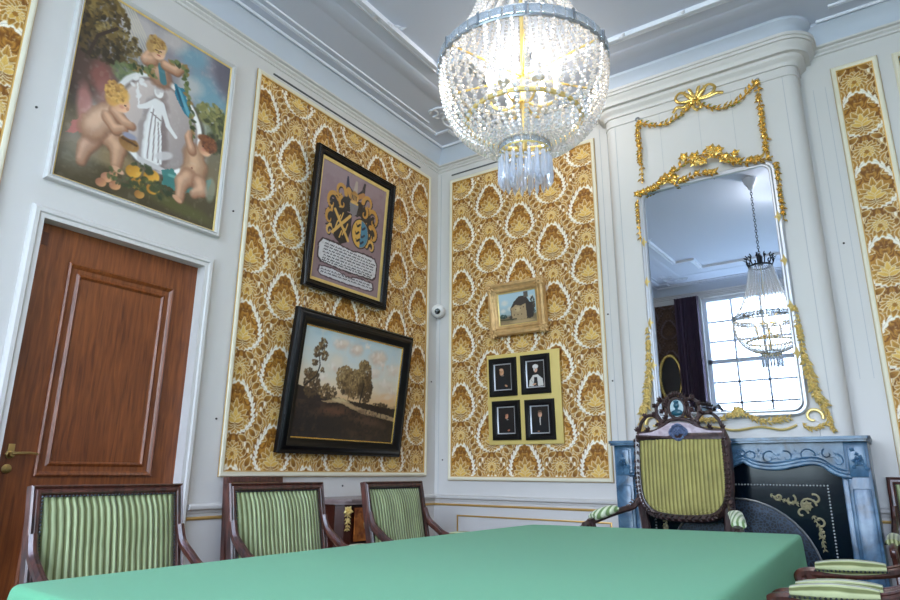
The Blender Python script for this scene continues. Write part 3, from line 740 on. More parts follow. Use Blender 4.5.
    for q in ([(.30, .69), (.37, .70), (.44, .72)], [(.46, .70), (.43, .76)], [(.56, .84), (.66, .85), (.68, .78), (.70, .70), (.745, .62), (.77, .50), (.765, .42)]):
        for k in range(len(q) - 1):
            for t in range(9):
                t /= 9; p.blob(q[k][0] + (q[k + 1][0] - q[k][0]) * t + R.uniform(-.014, .014), q[k][1] + (q[k + 1][1] - q[k][1]) * t + R.uniform(-.012, .012), .017, .009, R.choice([(52, 64, 34), (80, 92, 50), (114, 122, 72), (150, 118, 70)]), R.random() * 3, .4, .9)
    # left putto bending over a basket
    p.poly([(.10, .33), (.22, .30), (.34, .29), (.33, .25), (.20, .23), (.08, .24), (.02, .21), (.04, .28)], (196, 118, 110), .85, .03); p.blob(.10, .36, .035, .12, (196, 130, 122), .2, .6, .7)
    limb(p, [(.17, .25), (.13, .18), (.12, .11)], .04, .022, (200, 160, 134)); limb(p, [(.25, .28), (.31, .24), (.315, .15)], .05, .026, (206, 164, 132)); p.blob(.335, .13, .032, .014, (206, 160, 128), -.3, .3)
    limb(p, [(.15, .29), (.19, .35), (.245, .40)], .060, .056, (212, 174, 146)); limb(p, [(.26, .42), (.33, .385), (.37, .385)], .03, .02); limb(p, [(.22, .38), (.28, .33), (.33, .35)], .028, .018)
    skin(p, .29, .475, .044, .052, .1, (214, 166, 130)); p.blob(.262, .515, .058, .05, (206, 158, 84), .2, .35, 1, shade=(30, 28, 18)); p.blob(.235, .48, .035, .04, (196, 146, 78), 0, .4, 1, shade=(24, 22, 14))
    curls(p, .25, .515, .05, 70, [(222, 178, 104), (176, 130, 66), (206, 158, 84), (146, 104, 54)]); p.blob(.318, .47, .006, .004, (84, 50, 40)); p.blob(.30, .455, .012, .008, (206, 130, 110), 0, .8, .6); p.blob(.333, .458, .008, .01, (206, 150, 118), 0, .4)
    p.blob(.375, .285, .05, .038, (146, 104, 56), -.2, .2, 1, shade=(30, 26, 16)); p.line([(.33, .30), (.42, .29)], .006, (92, 62, 34)); p.blob(.37, .325, .035, .016, (150, 150, 168), 0, .5)
    # fruit
    for u, v, r, c in ((.425, .155, .040, (206, 150, 52)), (.455, .10, .034, (196, 136, 48)), (.54, .165, .042, (214, 156, 56)), (.56, .105, .036, (198, 138, 46)), (.50, .135, .02, (84, 84, 40)), (.28, .075, .03, (196, 140, 104)), (.33, .05, .028, (188, 132, 92)), (.25, .04, .026, (180, 124, 88)), (.48, .05, .026, (176, 124, 60)), (.31, .10, .022, (184, 130, 96))):
        p.blob(u, v, r, r * .82, c, .4, .15, 1, shade=(30, 28, 16))
    p.foliage(.40, .10, .1, .04, 40, [(58, 66, 36), (80, 88, 48)], .012); p.foliage(.62, .12, .07, .05, 50, [(44, 54, 30), (66, 74, 42)], .014); p.foliage(.48, .19, .05, .02, 22, [(60, 68, 38)], .012)
    # right putto
    p.poly([(.60, .22), (.66, .25), (.72, .20), (.80, .20), (.95, .28), (.93, .18), (.80, .15), (.70, .14), (.62, .15)], (60, 124, 118), .95, .03); p.line([(.65, .21), (.9, .22)], .008, (110, 168, 158), .6)
    limb(p, [(.80, .38), (.82, .32), (.80, .26)], .06, .062, (206, 166, 132)); limb(p, [(.78, .25), (.735, .20), (.735, .11)], .044, .024); limb(p, [(.86, .24), (.885, .20), (.83, .165)], .042, .024)
    limb(p, [(.78, .40), (.745, .46), (.75, .49)], .024, .016); p.blob(.725, .10, .03, .013, (206, 158, 124), -.4, .3)
    skin(p, .875, .445, .042, .048, .2, (206, 156, 120)); p.blob(.905, .475, .048, .045, (116, 66, 36), 0, .35, 1, shade=(20, 14, 10)); p.blob(.86, .50, .04, .02, (124, 72, 38), .2, .4); curls(p, .905, .478, .045, 60, [(140, 84, 46), (96, 54, 30), (120, 70, 38)]); p.blob(.86, .45, .006, .004, (70, 40, 30)); p.blob(.868, .432, .012, .008, (200, 120, 96), 0, .8, .6); p.blob(.80, .30, .006, .006, (150, 100, 76))
    p.blob(.95, .22, .03, .07, (150, 160, 142), 0, .4, .6)
    p.noise(p.n3, .62, .8, (232, 226, 214), .10); return p

def art_landscape():
    p = Paint(1.0, .72, .0040, 33)
    p.grad([(0, (20, 15, 14)), (.3, (48, 32, 26)), (.36, (214, 176, 128)), (.5, (226, 206, 178)), (.7, (212, 214, 208)), (1, (184, 202, 208))])
    for u, v, rx, ry, c in ((.35, .90, .10, .05, (216, 186, 164)), (.5, .88, .09, .06, (212, 180, 158)), (.74, .84, .12, .07, (214, 178, 150)), (.93, .74, .12, .07, (222, 204, 184)), (.72, .68, .10, .05, (214, 196, 180)), (.86, .56, .14, .06, (216, 200, 180)), (.3, .70, .14, .10, (214, 204, 186)), (.88, .44, .16, .05, (224, 176, 128)), (.55, .97, .12, .03, (176, 190, 196)), (.15, .98, .1, .04, (170, 190, 198))):
        p.blob(u, v, rx, ry, c, .2, .9, .75)
        p.blob(u + .02, v + .02, rx * .5, ry * .5, (232, 216, 196), .2, .9, .5)
    for u, v, r in ((.34, .90, .07), (.50, .88, .07), (.62, .93, .05), (.74, .85, .08), (.80, .78, .07), (.93, .74, .08), (.70, .67, .07), (.86, .58, .08), (.30, .66, .07), (.22, .55, .06), (.95, .52, .06)):
        for _ in range(16):
            a = p.r.random() * 6.28; q = r * p.r.random(); lit = math.cos(a - 2.2) * .5 + .5
            p.blob(u + q * math.cos(a) / p.A * 1.3, v + q * math.sin(a) * .7, r * .28, r * .2, (214 + 22 * lit, 190 + 34 * lit, 170 + 44 * lit), a, .9, .45)
    p.noise(p.n2, .5, .75, (226, 212, 194), .25)
    p.poly([(0, .46), (.12, .44), (.24, .38), (.38, .39), (.5, .37), (.66, .37), (.78, .36), (1, .345), (1, 0), (0, 0)], (40, 27, 22), 1, .015)
    p.foliage(.83, .37, .12, .02, 70, [(54, 40, 28), (76, 58, 38)], .010)
    fo = [(58, 42, 28), (84, 62, 38), (114, 88, 54), (144, 116, 74), (172, 144, 98)]
    p.foliage(.27, .43, .12, .07, 160, fo[:4], .013); p.foliage(.12, .48, .10, .12, 200, fo[:3], .014)
    p.foliage(.49, .55, .20, .13, 420, fo, .015, .85); p.foliage(.42, .60, .12, .10, 200, fo[1:], .014, .8); p.foliage(.61, .62, .11, .17, 420, fo, .015, .85); p.foliage(.66, .50, .08, .13, 220, fo[:3], .014, .85); p.foliage(.60, .74, .07, .05, 80, fo[1:], .012)
    p.foliage(.54, .52, .16, .12, 260, fo[1:], .013, .8); p.blob(.46, .46, .07, .03, fo[0], .3, .7, .5); p.blob(.60, .50, .05, .09, (50, 36, 24), .1, .7, .6)
    p.line([(.475, .37), (.485, .50)], .006, (120, 92, 62), .8); p.line([(.60, .37), (.62, .56)], .010, (44, 30, 22), .8)
    p.line([(.06, .46), (.15, .56), (.17, .66), (.14, .80), (.17, .9)], .010, (50, 36, 26), .9, .4, .004)
    for u, v, rx, ry, n_ in ((.17, .86, .05, .06, 90), (.13, .78, .05, .05, 80), (.20, .76, .04, .05, 60), (.12, .68, .035, .03, 40), (.08, .58, .06, .04, 60), (.2, .62, .03, .02, 20)): p.foliage(u, v, rx, ry, n_, fo[:4], .011, .8)
    p.poly([(.22, .335), (.30, .36), (.38, .385), (.46, .375), (.56, .33), (.74, .30), (1, .26), (1, .215), (.80, .245), (.66, .255), (.52, .30), (.40, .345), (.30, .33)], (184, 154, 112), .85, .02)
    p.blob(.40, .365, .10, .022, (206, 180, 136), -.05, .7, .9); p.line([(.42, .35), (.55, .315), (.72, .275)], .010, (186, 152, 112), .7)
    p.blob(.34, .25, .20, .045, (104, 64, 46), .1, .9, .85); p.blob(.7, .2, .22, .05, (86, 60, 46), -.1, .9, .8); p.blob(.2, .12, .3, .10, (26, 19, 18), 0, .9, .8)
    p.noise(p.n2 * (p.Y < .33), .52, .75, (78, 54, 40), .5); p.noise(p.n3 * (p.Y < .3), .55, .75, (16, 12, 12), .5); return p

def art_crest():
    p = Paint(.70, .93, .0036, 55)
    p.grad([(0, (140, 118, 122)), (.5, (136, 112, 118)), (1, (142, 120, 124))]); p.noise(p.n2, .45, .7, (126, 100, 108), .5)
    OC, BK, GD = (186, 134, 56), (26, 20, 22), (206, 162, 84)
    def sw(pts, w, c, w2=.004): p.line([(a + .01, b - .008) for a, b in pts], w * 1.2, BK, .9, .4, w2); p.line(pts, w, c, 1, .3, w2)
    def spiral(cx, cy, r, a0, tn, w, c, sg=1):
        pts = [(cx + r * (1 - .85 * t / 14) * math.cos(a0 + sg * tn * 6.28 * t / 14) / p.A * p.A, cy + r * (1 - .85 * t / 14) * math.sin(a0 + sg * tn * 6.28 * t / 14)) for t in range(15)]
        sw(pts, w, c)
    for sg in (1, -1):
        X_ = lambda x: .5 + (x - .5) * sg
        p.poly([(X_(.5), .80), (X_(.34), .77), (X_(.16), .70), (X_(.10), .56), (X_(.18), .42), (X_(.28), .40), (X_(.30), .62), (X_(.5), .66)], BK, .95, .06)
        for cx, cy, r, a0, tn, w in ((.28, .79, .085, 0, .9, .020), (.18, .67, .10, .5, .9, .022), (.17, .53, .085, 1, .8, .020), (.18, .42, .07, 0, .9, .018), (.33, .70, .06, 2, .8, .015)):
            spiral(X_(cx), cy, r, a0 if sg > 0 else PI - a0, tn, w, OC if cy > .5 else GD, sg)
        for k in range(10): p.blob(X_(.2 + R.uniform(-.08, .1)), .6 + R.uniform(-.15, .15), .016, .008, R.choice([OC, GD, BK]), R.random() * 3, .4, .9)
    # plumes, helmet
    p.line([(.45, .82), (.38, .87), (.37, .95)], .028, (30, 34, 58), 1, .4, .010); p.line([(.44, .80), (.40, .84)], .026, OC); p.line([(.50, .84), (.51, .94)], .024, (166, 150, 136), 1, .4, .014); p.line([(.56, .82), (.62, .88), (.64, .96)], .028, (40, 30, 30), 1, .4, .012); p.line([(.56, .82), (.63, .86)], .020, (170, 116, 60))
    p.blob(.495, .80, .05, .055, (178, 132, 66), 0, .25, 1, shade=(40, 34, 20)); 
    for k in range(4): p.line([(.46 + .022 * k, .775), (.462 + .022 * k, .815)], .004, BK)
    p.poly([(.43, .74), (.57, .74), (.55, .66), (.5, .62), (.45, .66)], (120, 116, 120), .95); p.line([(.45, .75), (.55, .75)], .010, GD)
    # left shield: gold saltire of staves on black
    p.poly([(.20, .645), (.48, .645), (.49, .50), (.44, .38), (.35, .345), (.26, .38), (.19, .50)], BK, 1); p.line([(.23, .62), (.46, .40)], .013, GD); p.line([(.46, .62), (.22, .42)], .013, GD)
    for q in ((.34, .59), (.27, .50), (.42, .51), (.34, .43), (.30, .56), (.38, .46)): p.line([(q[0] - .012, q[1] - .03), (q[0] + .012, q[1] + .03)], .006, GD)
    # right oval: gold and blue halves with small beasts
    p.blob(.635, .505, .105, .135, BK, 0, .05); p.blob(.635, .505, .095, .125, (206, 160, 72), 0, .05)
    m = ((p.X / p.A - .635) * p.A / .095) ** 2 + ((p.Y - .505) / .125) ** 2 < .95; p.mix(m * (p.X / p.A > .64), (64, 120, 146))
    for a, b, c in ((.60, .57, BK), (.59, .50, BK), (.61, .44, BK), (.68, .56, (24, 40, 60)), (.68, .49, (24, 40, 60)), (.67, .43, (24, 40, 60))):
        p.blob(a, b, .024, .010, c, .7, .3); p.blob(a + .02, b + .015, .010, .008, c); p.line([(a - .02, b - .012), (a - .035, b + .01)], .004, c)
    # two parchment cartouches with lines of old handwriting
    PC = (206, 204, 206)
    p.poly([(.04, .29), (.10, .345), (.28, .35), (.50, .335), (.72, .35), (.90, .345), (.955, .29), (.95, .17), (.90, .135), (.5, .125), (.10, .135), (.05, .17)], (60, 42, 46), 1, .015)
    p.poly([(.06, .285), (.11, .33), (.28, .335), (.50, .322), (.72, .335), (.89, .33), (.935, .285), (.93, .18), (.88, .148), (.5, .140), (.12, .148), (.07, .18)], PC, 1, .012)
    p.poly([(.09, .115), (.3, .125), (.5, .10), (.7, .125), (.91, .115), (.93, .06), (.88, .03), (.5, .022), (.12, .03), (.07, .06)], (84, 62, 70), 1, .015)
    p.poly([(.11, .105), (.3, .112), (.5, .09), (.7, .112), (.89, .105), (.905, .06), (.87, .042), (.5, .034), (.13, .042), (.095, .06)], (198, 196, 200), 1, .012)
    for j, y in enumerate((.305, .28, .255, .23, .205, .18, .16, .088, .065)):
        x = .12 + .02 * R.random()
        while x < .86:
            L_ = R.uniform(.02, .07); n_ = max(2, int(L_ / .011))
            p.line([(x + L_ * k / n_, y + (.005 if k % 2 else -.004)) for k in range(n_ + 1)], .0034, (46, 40, 48), .8, .5); x += L_ + .018
    p.noise(p.n3, .6, .8, (150, 130, 130), .2); return p

def art_house():
    p = Paint(.335, .25, .0028, 71)
    p.grad([(0, (150, 128, 92)), (.22, (116, 100, 72)), (.3, (150, 170, 176)), (.6, (170, 196, 206)), (1, (176, 200, 212))])
    for u, v, r in ((.15, .7, .12), (.3, .5, .1), (.1, .45, .09), (.88, .8, .08)): p.blob(u, v, r, r * .7, (214, 210, 200), 0, .8, .8)
    p.foliage(.10, .27, .14, .07, 90, [(34, 58, 56), (56, 80, 72)], .02); p.foliage(.9, .5, .10, .3, 120, [(44, 40, 34), (72, 62, 48)], .03)
    p.poly([(.30, .5), (.40, .70), (.55, .86), (.74, .86), (.84, .62), (.84, .12), (.32, .12)], (58, 48, 42), 1, .02); p.poly([(.68, .8), (.68, .98), (.80, .98), (.80, .8)], (92, 84, 74), 1)
    p.poly([(.32, .5), (.45, .60), (.58, .55), (.72, .60), (.74, .12), (.34, .12)], (178, 152, 112), .9, .03); p.blob(.5, .45, .1, .08, (196, 172, 130), 0, .8, .8)
    for a, b in ((.45, .45), (.58, .47), (.66, .5), (.5, .28), (.6, .28), (.40, .28)): p.blob(a, b, .016, .02, (52, 40, 34))
    p.poly([(.74, .7), (.9, .6), (.9, .15), (.74, .12)], (48, 38, 32), .95); p.line([(0, .16), (.45, .15)], .02, (70, 66, 44)); p.blob(.3, .22, .06, .05, (60, 48, 38), 0, .5, .8); p.blob(.6, .06, .4, .05, (186, 158, 112), 0, .5, .8)
    return p

def art_sitter(kind, seed):
    p = Paint(.135, .185, .0022, seed); p.grad([(0, (16, 12, 11)), (1, (30, 22, 18))])
    S = (188, 138, 102)
    if kind == 0:      # elderly balding man, dark coat, hand low right
        p.poly([(.12, 0), (.15, .35), (.36, .52), (.60, .50), (.84, .32), (.9, 0)], (24, 22, 25)); p.blob(.42, .70, .10, .14, S, -.1, .25, 1, shade=(34, 30, 24)); p.blob(.40, .80, .09, .06, (206, 160, 122), 0, .4); p.blob(.47, .56, .07, .03, (120, 106, 98), 0, .4); p.blob(.68, .14, .07, .04, S, -.5, .3)
    elif kind == 1:    # woman with white cap and wide white shawl
        p.poly([(.06, .02), (.12, .26), (.34, .46), (.62, .48), (.90, .30), (.95, .02)], (206, 202, 196), 1, .02); p.poly([(.36, .03), (.40, .38), (.58, .38), (.62, .03)], (30, 26, 28)); p.blob(.5, .68, .085, .12, (204, 156, 130), 0, .25, 1, shade=(30, 26, 22)); p.blob(.5, .80, .13, .09, (222, 218, 214), 0, .25); p.blob(.42, .72, .035, .10, (212, 208, 204)); p.blob(.40, .10, .09, .035, (200, 150, 120), .2, .3)
        p.line([(.2, .28), (.4, .1)], .01, (150, 146, 142), .8)
    elif kind == 2:    # dark haired sitter, black clothes, small hand
        p.poly([(.1, 0), (.16, .34), (.40, .50), (.62, .50), (.88, .30), (.92, 0)], (20, 16, 16)); p.blob(.5, .68, .085, .13, (178, 122, 92), 0, .25, 1, shade=(34, 28, 22)); p.blob(.48, .80, .11, .06, (30, 20, 16), 0, .3); p.blob(.40, .70, .03, .1, (30, 20, 16)); p.blob(.56, .52, .05, .015, (150, 146, 140)); p.blob(.62, .10, .06, .035, (168, 104, 80), .3, .3)
    else:              # man with pale face, white neckcloth hanging down
        p.poly([(.1, 0), (.18, .36), (.42, .54), (.60, .54), (.86, .34), (.92, 0)], (16, 14, 18)); p.blob(.5, .70, .085, .12, (196, 150, 122), 0, .25, 1, shade=(30, 26, 22)); p.blob(.5, .81, .09, .045, (92, 70, 52), 0, .4); p.line([(.5, .56), (.49, .42), (.5, .30)], .028, (190, 184, 178), 1, .4, .016); p.blob(.38, .05, .05, .02, (170, 120, 96), 0, .3)
    p.blob(.5 if kind else .42, .70, .012, .02, (150, 96, 70), 0, .5, .5)
    for a in (-.045, .045): p.blob((.5 if kind else .42) + a, .73, .012, .008, (50, 32, 24), 0, .3)
    return p

def picture(name, label, cat, T, w, h, prof, m, fw, art, slip=.012, canvas_mat='canvas', slipmat='goldpale', depth=.02, mount=0.0, group=None):
    t = thing(name, label, cat, mw=T, group=group)
    s = MB(); rect_frame(s, -w / 2, w / 2, 0, h, prof); s.box(-w / 2 + .01, w / 2 - .01, .01, h - .01, -.002, .0005); s.build('frame', m, t)
    zi = prof[-1][1]
    if slip: s = MB(); rect_frame(s, -w / 2 + fw - .002, w / 2 - fw + .002, fw - .002, h - fw + .002, [(0, zi - .004), (0, zi + .003), (slip * .5, zi + .001), (slip, zi - .003), (slip, zi - .008)]); s.build('gilt_slip', M[slipmat], t)
    iw, ih = w - 2 * (fw + slip) + .004, h - 2 * (fw + slip) + .004
    k = grid_mesh('canvas', iw, ih, art.img, M[canvas_mat], t); k.location = (-iw / 2, fw + slip - .002, zi - .006)
    return t

# overdoor painting
T = onL(-2.785, 2.408)
t = picture('overdoor_painting', 'large square painting of putti and garlands around a white oval relief, above the door', 'painting', T, .98, 1.195,
            [(0, 0), (0, .022), (.006, .03), (.014, .03), (.02, .022), (.024, .03), (.03, .02), (.032, .012)], M['wall'], .032, art_putti(), slip=.009, slipmat='goldpale')
# crest and landscape: black frames that lean out from the wall on wires
def wires(t, w, h, lean, ztop, xs):
    inv = t.matrix_world.inverted()
    for x in xs:
        top = t.matrix_world @ Vector((x, h, 0)); a = inv @ Vector((.010, top.y, ztop)); s = MB(); s.tube([(x, h - .05, -.001), (x, h + .002, -.001), tuple(a)], .0010, 5); s.build('hanging_wire', M['steel'], t)
lean = math.atan2(.115 - .06 + .01, 1.04)
t = picture('crest_painting', 'black framed coat of arms painting with two white inscribed cartouches, hung high on damask', 'painting', onL(-1.20, 2.28, .022, lean), .865, 1.05,
            [(0, 0), (0, .035), (.006, .042), (.014, .036), (.022, .042), (.03, .034), (.045, .03), (.052, .034), (.058, .02), (.060, .014)], M['black'], .060, art_crest(), slip=.024, slipmat='goldpale')
lean2 = math.atan2(.11, .93)
wires(t, .865, 1.05, lean, 3.727, (-.30, .30))
t2 = picture('landscape_painting', 'landscape painting of brown trees in wide black frame, lower picture on left wall', 'painting', onL(-1.145, 1.163, .022, lean2), 1.215, .93,
             [(0, 0), (0, .03), (.012, .04), (.02, .036), (.034, .05), (.05, .052), (.062, .04), (.095, .028), (.098, .018)], M['black'], .098, art_landscape(), slip=.009, slipmat='gold')
wires(t2, 1.215, .93, lean2, 3.727, (-.53, .53))
# gilt framed little house
w_, h_ = .515, .435
t = picture('gilt_painting', 'small painting of a thatched house in ornate gilt frame leaning from the back damask', 'painting', onB(.85, 2.125, -.03, math.atan2(.05, .43)), w_, h_,
            [(0, 0), (0, .03), (.01, .045), (.026, .05), (.04, .036), (.052, .030), (.060, .038), (.068, .034), (.078, .020), (.084, .014)], M['aged'], .084, art_house(), slip=.008, slipmat='goldpale')
s = MB(); rn = random.Random(4)
for cx in (-w_ / 2 + .03, w_ / 2 - .03):
    for cy in (.03, h_ - .03):
        s = MB()
        for k in range(9):
            a = k * .7; s.leaf((cx, cy, .04), (math.cos(a), math.sin(a), .1), (0, 0, 1), .055, .015)
        s.ico((cx, cy, .048), .012, 1); s.build('corner_ornament', M['aged'], t)
# yellow board with four portraits
t = thing('portrait_board', 'yellow board on the back wall damask that carries four small dark portraits', 'board', mw=onB(.873, 1.262, -.01, .045))
s = MB(); s.box(-.322, .322, 0, .712, 0, .018, .002); s.build('panel', M['board'], t)
labels = ['black framed portrait of a balding man in dark coat, upper left on yellow board', 'black framed portrait of a woman in white cap, upper right on yellow board',
          'black framed portrait of a dark haired sitter, lower left on yellow board', 'black framed portrait of a man with white neckcloth, lower right on yellow board']
for k, (cx, cy) in enumerate(((-.172, .375), (.118, .378), (-.155, .035), (.138, .030))):
    T = onB(.873, 1.262, -.01, .045) @ Matrix.Translation((cx, cy, .0185))
    picture('portrait_painting', labels[k], 'painting', T, .252, .305, [(0, 0), (0, .012), (.005, .018), (.018, .02), (.035, .012), (.040, .016), (.046, .012), (.048, .008)], M['black'], .048, art_sitter(k, 90 + k), slip=.009,
            canvas_mat='matte_art', slipmat='silver', group='four small portraits on the yellow board')
# painting cut by the right edge of the view
p = Paint(.86, 1.1, .012, 8); p.grad([(0, (70, 84, 60)), (.4, (96, 116, 112)), (1, (92, 122, 138))]); p.foliage(.3, .3, .3, .2, 120, [(60, 70, 44), (92, 96, 60)], .03); p.noise(p.n1, .5, .8, (150, 164, 168), .4)
picture('wall_painting', 'painting with blue sky in cream frame on the back wall at the right edge', 'painting', onB(4.02, 2.42), .94, 1.22, [(0, 0), (0, .02), (.01, .03), (.028, .022), (.032, .012)], M['cream'], .032, p, slip=.006, slipmat='gold')
# rear wall, seen in the mirror: dark damask, oval portrait, curtains
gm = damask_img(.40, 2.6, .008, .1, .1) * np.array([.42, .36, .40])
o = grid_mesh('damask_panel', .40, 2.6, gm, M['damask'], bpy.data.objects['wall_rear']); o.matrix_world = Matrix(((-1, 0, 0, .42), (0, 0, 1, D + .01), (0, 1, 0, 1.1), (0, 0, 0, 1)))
p = Paint(.34, .46, .008, 12); p.grad([(0, (24, 20, 18)), (1, (44, 36, 32))]); p.blob(.5, .62, .09, .12, (170, 130, 104), 0, .3); p.poly([(.1, 0), (.2, .35), (.5, .5), (.8, .35), (.9, 0)], (30, 34, 48))
T = Matrix(((-1, 0, 0, .20), (0, 0, 1, D + .02), (0, 1, 0, 2.15), (0, 0, 0, 1)))
t = thing('oval_portrait', 'dark oval portrait in gold rim on the far wall, seen only in the mirror', 'painting', mw=T)
s = MB(); s.tube([(.17 * math.cos(a), .36 + .36 * math.sin(a), .02) for a in np.linspace(0, 2 * PI, 40, endpoint=False)], .024, 8, closed=True); s.build('frame', M['gold'], t)
s = MB(); s.prism([(.16 * math.cos(a), .36 + .35 * math.sin(a)) for a in np.linspace(0, 2 * PI, 40, endpoint=False)], 0, .012); s.build('canvas', mat('oval_canvas', (34, 28, 28), .4, var=.4), t)
for i, (a, b) in enumerate(((.38, .74), (2.48, 2.82), (4.47, 4.70))):
    pts = []; n = 60
    for k in range(n + 1): pts.append((a + (b - a) * k / n, D + .10 + .03 * math.sin(k * .9) + .01 * math.sin(k * 2.3)))
    s = MB(); sweep(s, pts, [(0, .02), (0, 3.76), (.006, 3.76), (.006, .02)], False, 1)
    o = s.build('window_curtain', M['curtain'], None); tag(o, ['plum curtain left of the window in the mirror, beside dark damask', 'plum curtain hanging between the two rear windows', 'narrow plum curtain in the corner by the right hand rear window'][i], 'curtain', 'plum curtains at the rear windows')
def wparts(t, items):
    """children modelled in room coordinates under a thing that stands at its base"""
    for o in items: o.location = -t.location
rg = random.Random(17)
def garland(s, pts, step, size, up=(0, -1, 0), flowers=0.0, spread=.9, rnd=rg):
    P = [Vector(p) for p in pts]
    up = Vector(up); s.tube(P, size * .12, 5)
    acc = 0
    for k in range(len(P) - 1):
        a, b = P[k], P[k + 1]; L = (b - a).length; d = (b - a).normalized(); sd = d.cross(up)
        while acc < L:
            p = a + d * acc
            for sg in (1, -1):
                e = d * rnd.uniform(.5, 1) + sd * sg * spread * rnd.uniform(.5, 1.1) + up * .25
                s.leaf(p + up * size * .15, e, up, size * rnd.uniform(.8, 1.2), size * .24, .5)
            if rnd.random() < flowers: s.flower(p + up * size * .35, up, size * .62, rnd)
            elif rnd.random() < .5: s.ico(p + up * size * .35 + sd * rnd.uniform(-.3, .3) * size, size * .2, 1)
            acc += step
        acc -= L
def curve(pts, n=8):
    out = []; P = [Vector(p) for p in pts]
    for i in range(len(P) - 1):
        p0 = P[max(0, i - 1)]; p1 = P[i]; p2 = P[i + 1]; p3 = P[min(len(P) - 1, i + 2)]
        for k in range(n):
            t = k / n; out.append(.5 * ((2 * p1) + (p2 - p0) * t + (2 * p0 - 5 * p1 + 4 * p2 - p3) * t * t + (3 * p1 - p0 - 3 * p2 + p3) * t ** 3))
    return out + [P[-1]]

# ------------------------------------------------------------------ fireplace
cx = 2.405
t = thing('fireplace', 'blue-grey carved marble fireplace with black fire plate below the mirror', 'fireplace', (cx, -.25, 0)); P = []
TB = onB(0, 0)
half = [(.60, 1.03), (.565, 1.035), (.535, 1.045), (.51, 1.06), (.475, 1.088), (.44, 1.10), (.39, 1.10), (.33, 1.088), (.28, 1.078), (.23, 1.073), (.18, 1.075), (.13, 1.085), (.10, 1.10), (.07, 1.115), (.035, 1.10), (0, 1.085)]
bot = [(cx + x, z) for x, z in half] + [(cx - x, z) for x, z in half[-2::-1]]
s = MB(); s.prism([(cx + .60, 1.222), *bot[:1], *bot[1:], (cx - .60, 1.222)], .20, .405, TB)
pts3 = [(x, -.405, z + .012) for x, z in bot]; s.tube(curve(pts3, 3), .014, 8); s.tube([(x, y, z + .028) for x, y, z in curve(pts3, 3)], .006, 6)
for sg in (1, -1):     # carved foliage of the frieze
    for (a, b, r, a0, tn, dr_) in ((.40, 1.15, .045, 0, .9, 1), (.30, 1.145, .035, 2, .8, -1), (.21, 1.14, .04, 1, .9, 1), (.12, 1.15, .035, 3, .8, -1), (.50, 1.16, .03, 2, .8, 1), (.06, 1.165, .03, 0, .8, 1), (.54, 1.12, .04, 1.4, .6, -1)):
        q = []
        for k in range(16):
            tt = k / 15; an = a0 + dr_ * tn * 6.28 * tt; rr_ = r * (1 - .75 * tt); q.append((cx + sg * (a + rr_ * math.cos(an)), -.405, b + rr_ * math.sin(an)))
        s.tube(q, [.005 * (1 - .5 * k / 16) for k in range(16)], 6)
    for a_, b_ in ((.08, 1.15), (.16, 1.17), (.25, 1.15), (.35, 1.165), (.45, 1.15), (.54, 1.15)):
        for q_ in range(4): s.leaf((cx + sg * a_, -.4045, b_), (math.cos(q_ * 1.6 + a_ * 9), 0, math.sin(q_ * 1.6 + a_ * 9)), (0, -1, 0), .035, .008, .2)
P.append(s.build('lintel', M['marble'], t))
for sg in (1, -1):
    s = MB(); a, b = sorted((cx + sg * .578, cx + sg * .69)); s.box(a, b, -.41, -.0, 0, 1.222, .004)
    s.box(a + .014, b - .014, -.42, -.41, .12, .98, .005); s.box(a + .014, b - .014, -.422, -.41, 1.04, 1.20, .004)
    for k in range(10): s.leaf((a + .055 + rg.uniform(-.03, .03), -.42, 1.12 + rg.uniform(-.06, .05)), (rg.uniform(-1, 1), 0, rg.uniform(-1, 1)), (0, -1, 0), .035, .012)
    s.flower((a + .056, -.424, 1.12), (0, -1, 0), .03, rg)
    a2, b2 = sorted((cx + sg * .55, cx + sg * .58)); s.box(a2, b2, -.385, -.2, 0, 1.04, .003); s.box(a - .01, b + .01, -.425, 0, 0, .11, .004)
    P.append(s.build('jamb', M['marble'], t))
s = MB(); shelf = [(cx - .70, 0), (cx - .705, -.44), (cx - .69, -.462), (cx + .69, -.462), (cx + .705, -.44), (cx + .70, 0)]
s.prism(shelf, 1.222, 1.234); s.prism([(cx + (x - cx) * 1.006, y * 1.03) for x, y in shelf], 1.234, 1.25)
P.append(s.build('mantel_shelf', M['marble'], t))
arcp = [(cx + .41 * math.cos(a), .50 + .415 * math.sin(a)) for a in np.linspace(0, PI, 25)]
s = MB(); s.prism([(cx - .555, 0), (cx - .555, 1.13), (cx + .555, 1.13), (cx + .555, 0), (cx + .41, 0)] + arcp + [(cx - .41, 0)], .325, .335, TB)
plate = s.build('fire_plate', M['iron'], t, smooth=False); P.append(plate)
s = MB(); s.tube([(x, -.337, z) for x, z in [(cx + .41, 0)] + arcp + [(cx - .41, 0)]], .006, 6); P.append(s.build('arch_rim', M['steel'], t))
s = MB()
for q0, q1 in (((-.475, 0), (-.475, .993)), ((-.475, .993), (.475, .993)), ((.475, .993), (.475, 0))):
    n = int(math.hypot(q1[0] - q0[0], q1[1] - q0[1]) / .0165)
    for k in range(n): s.ico((cx + q0[0] + (q1[0] - q0[0]) * k / n, -.338, q0[1] + (q1[1] - q0[1]) * k / n), .0056, 1)
P.append(s.build('bead_border', mat('pewter_beads', (196, 200, 200), .35, .4), t))
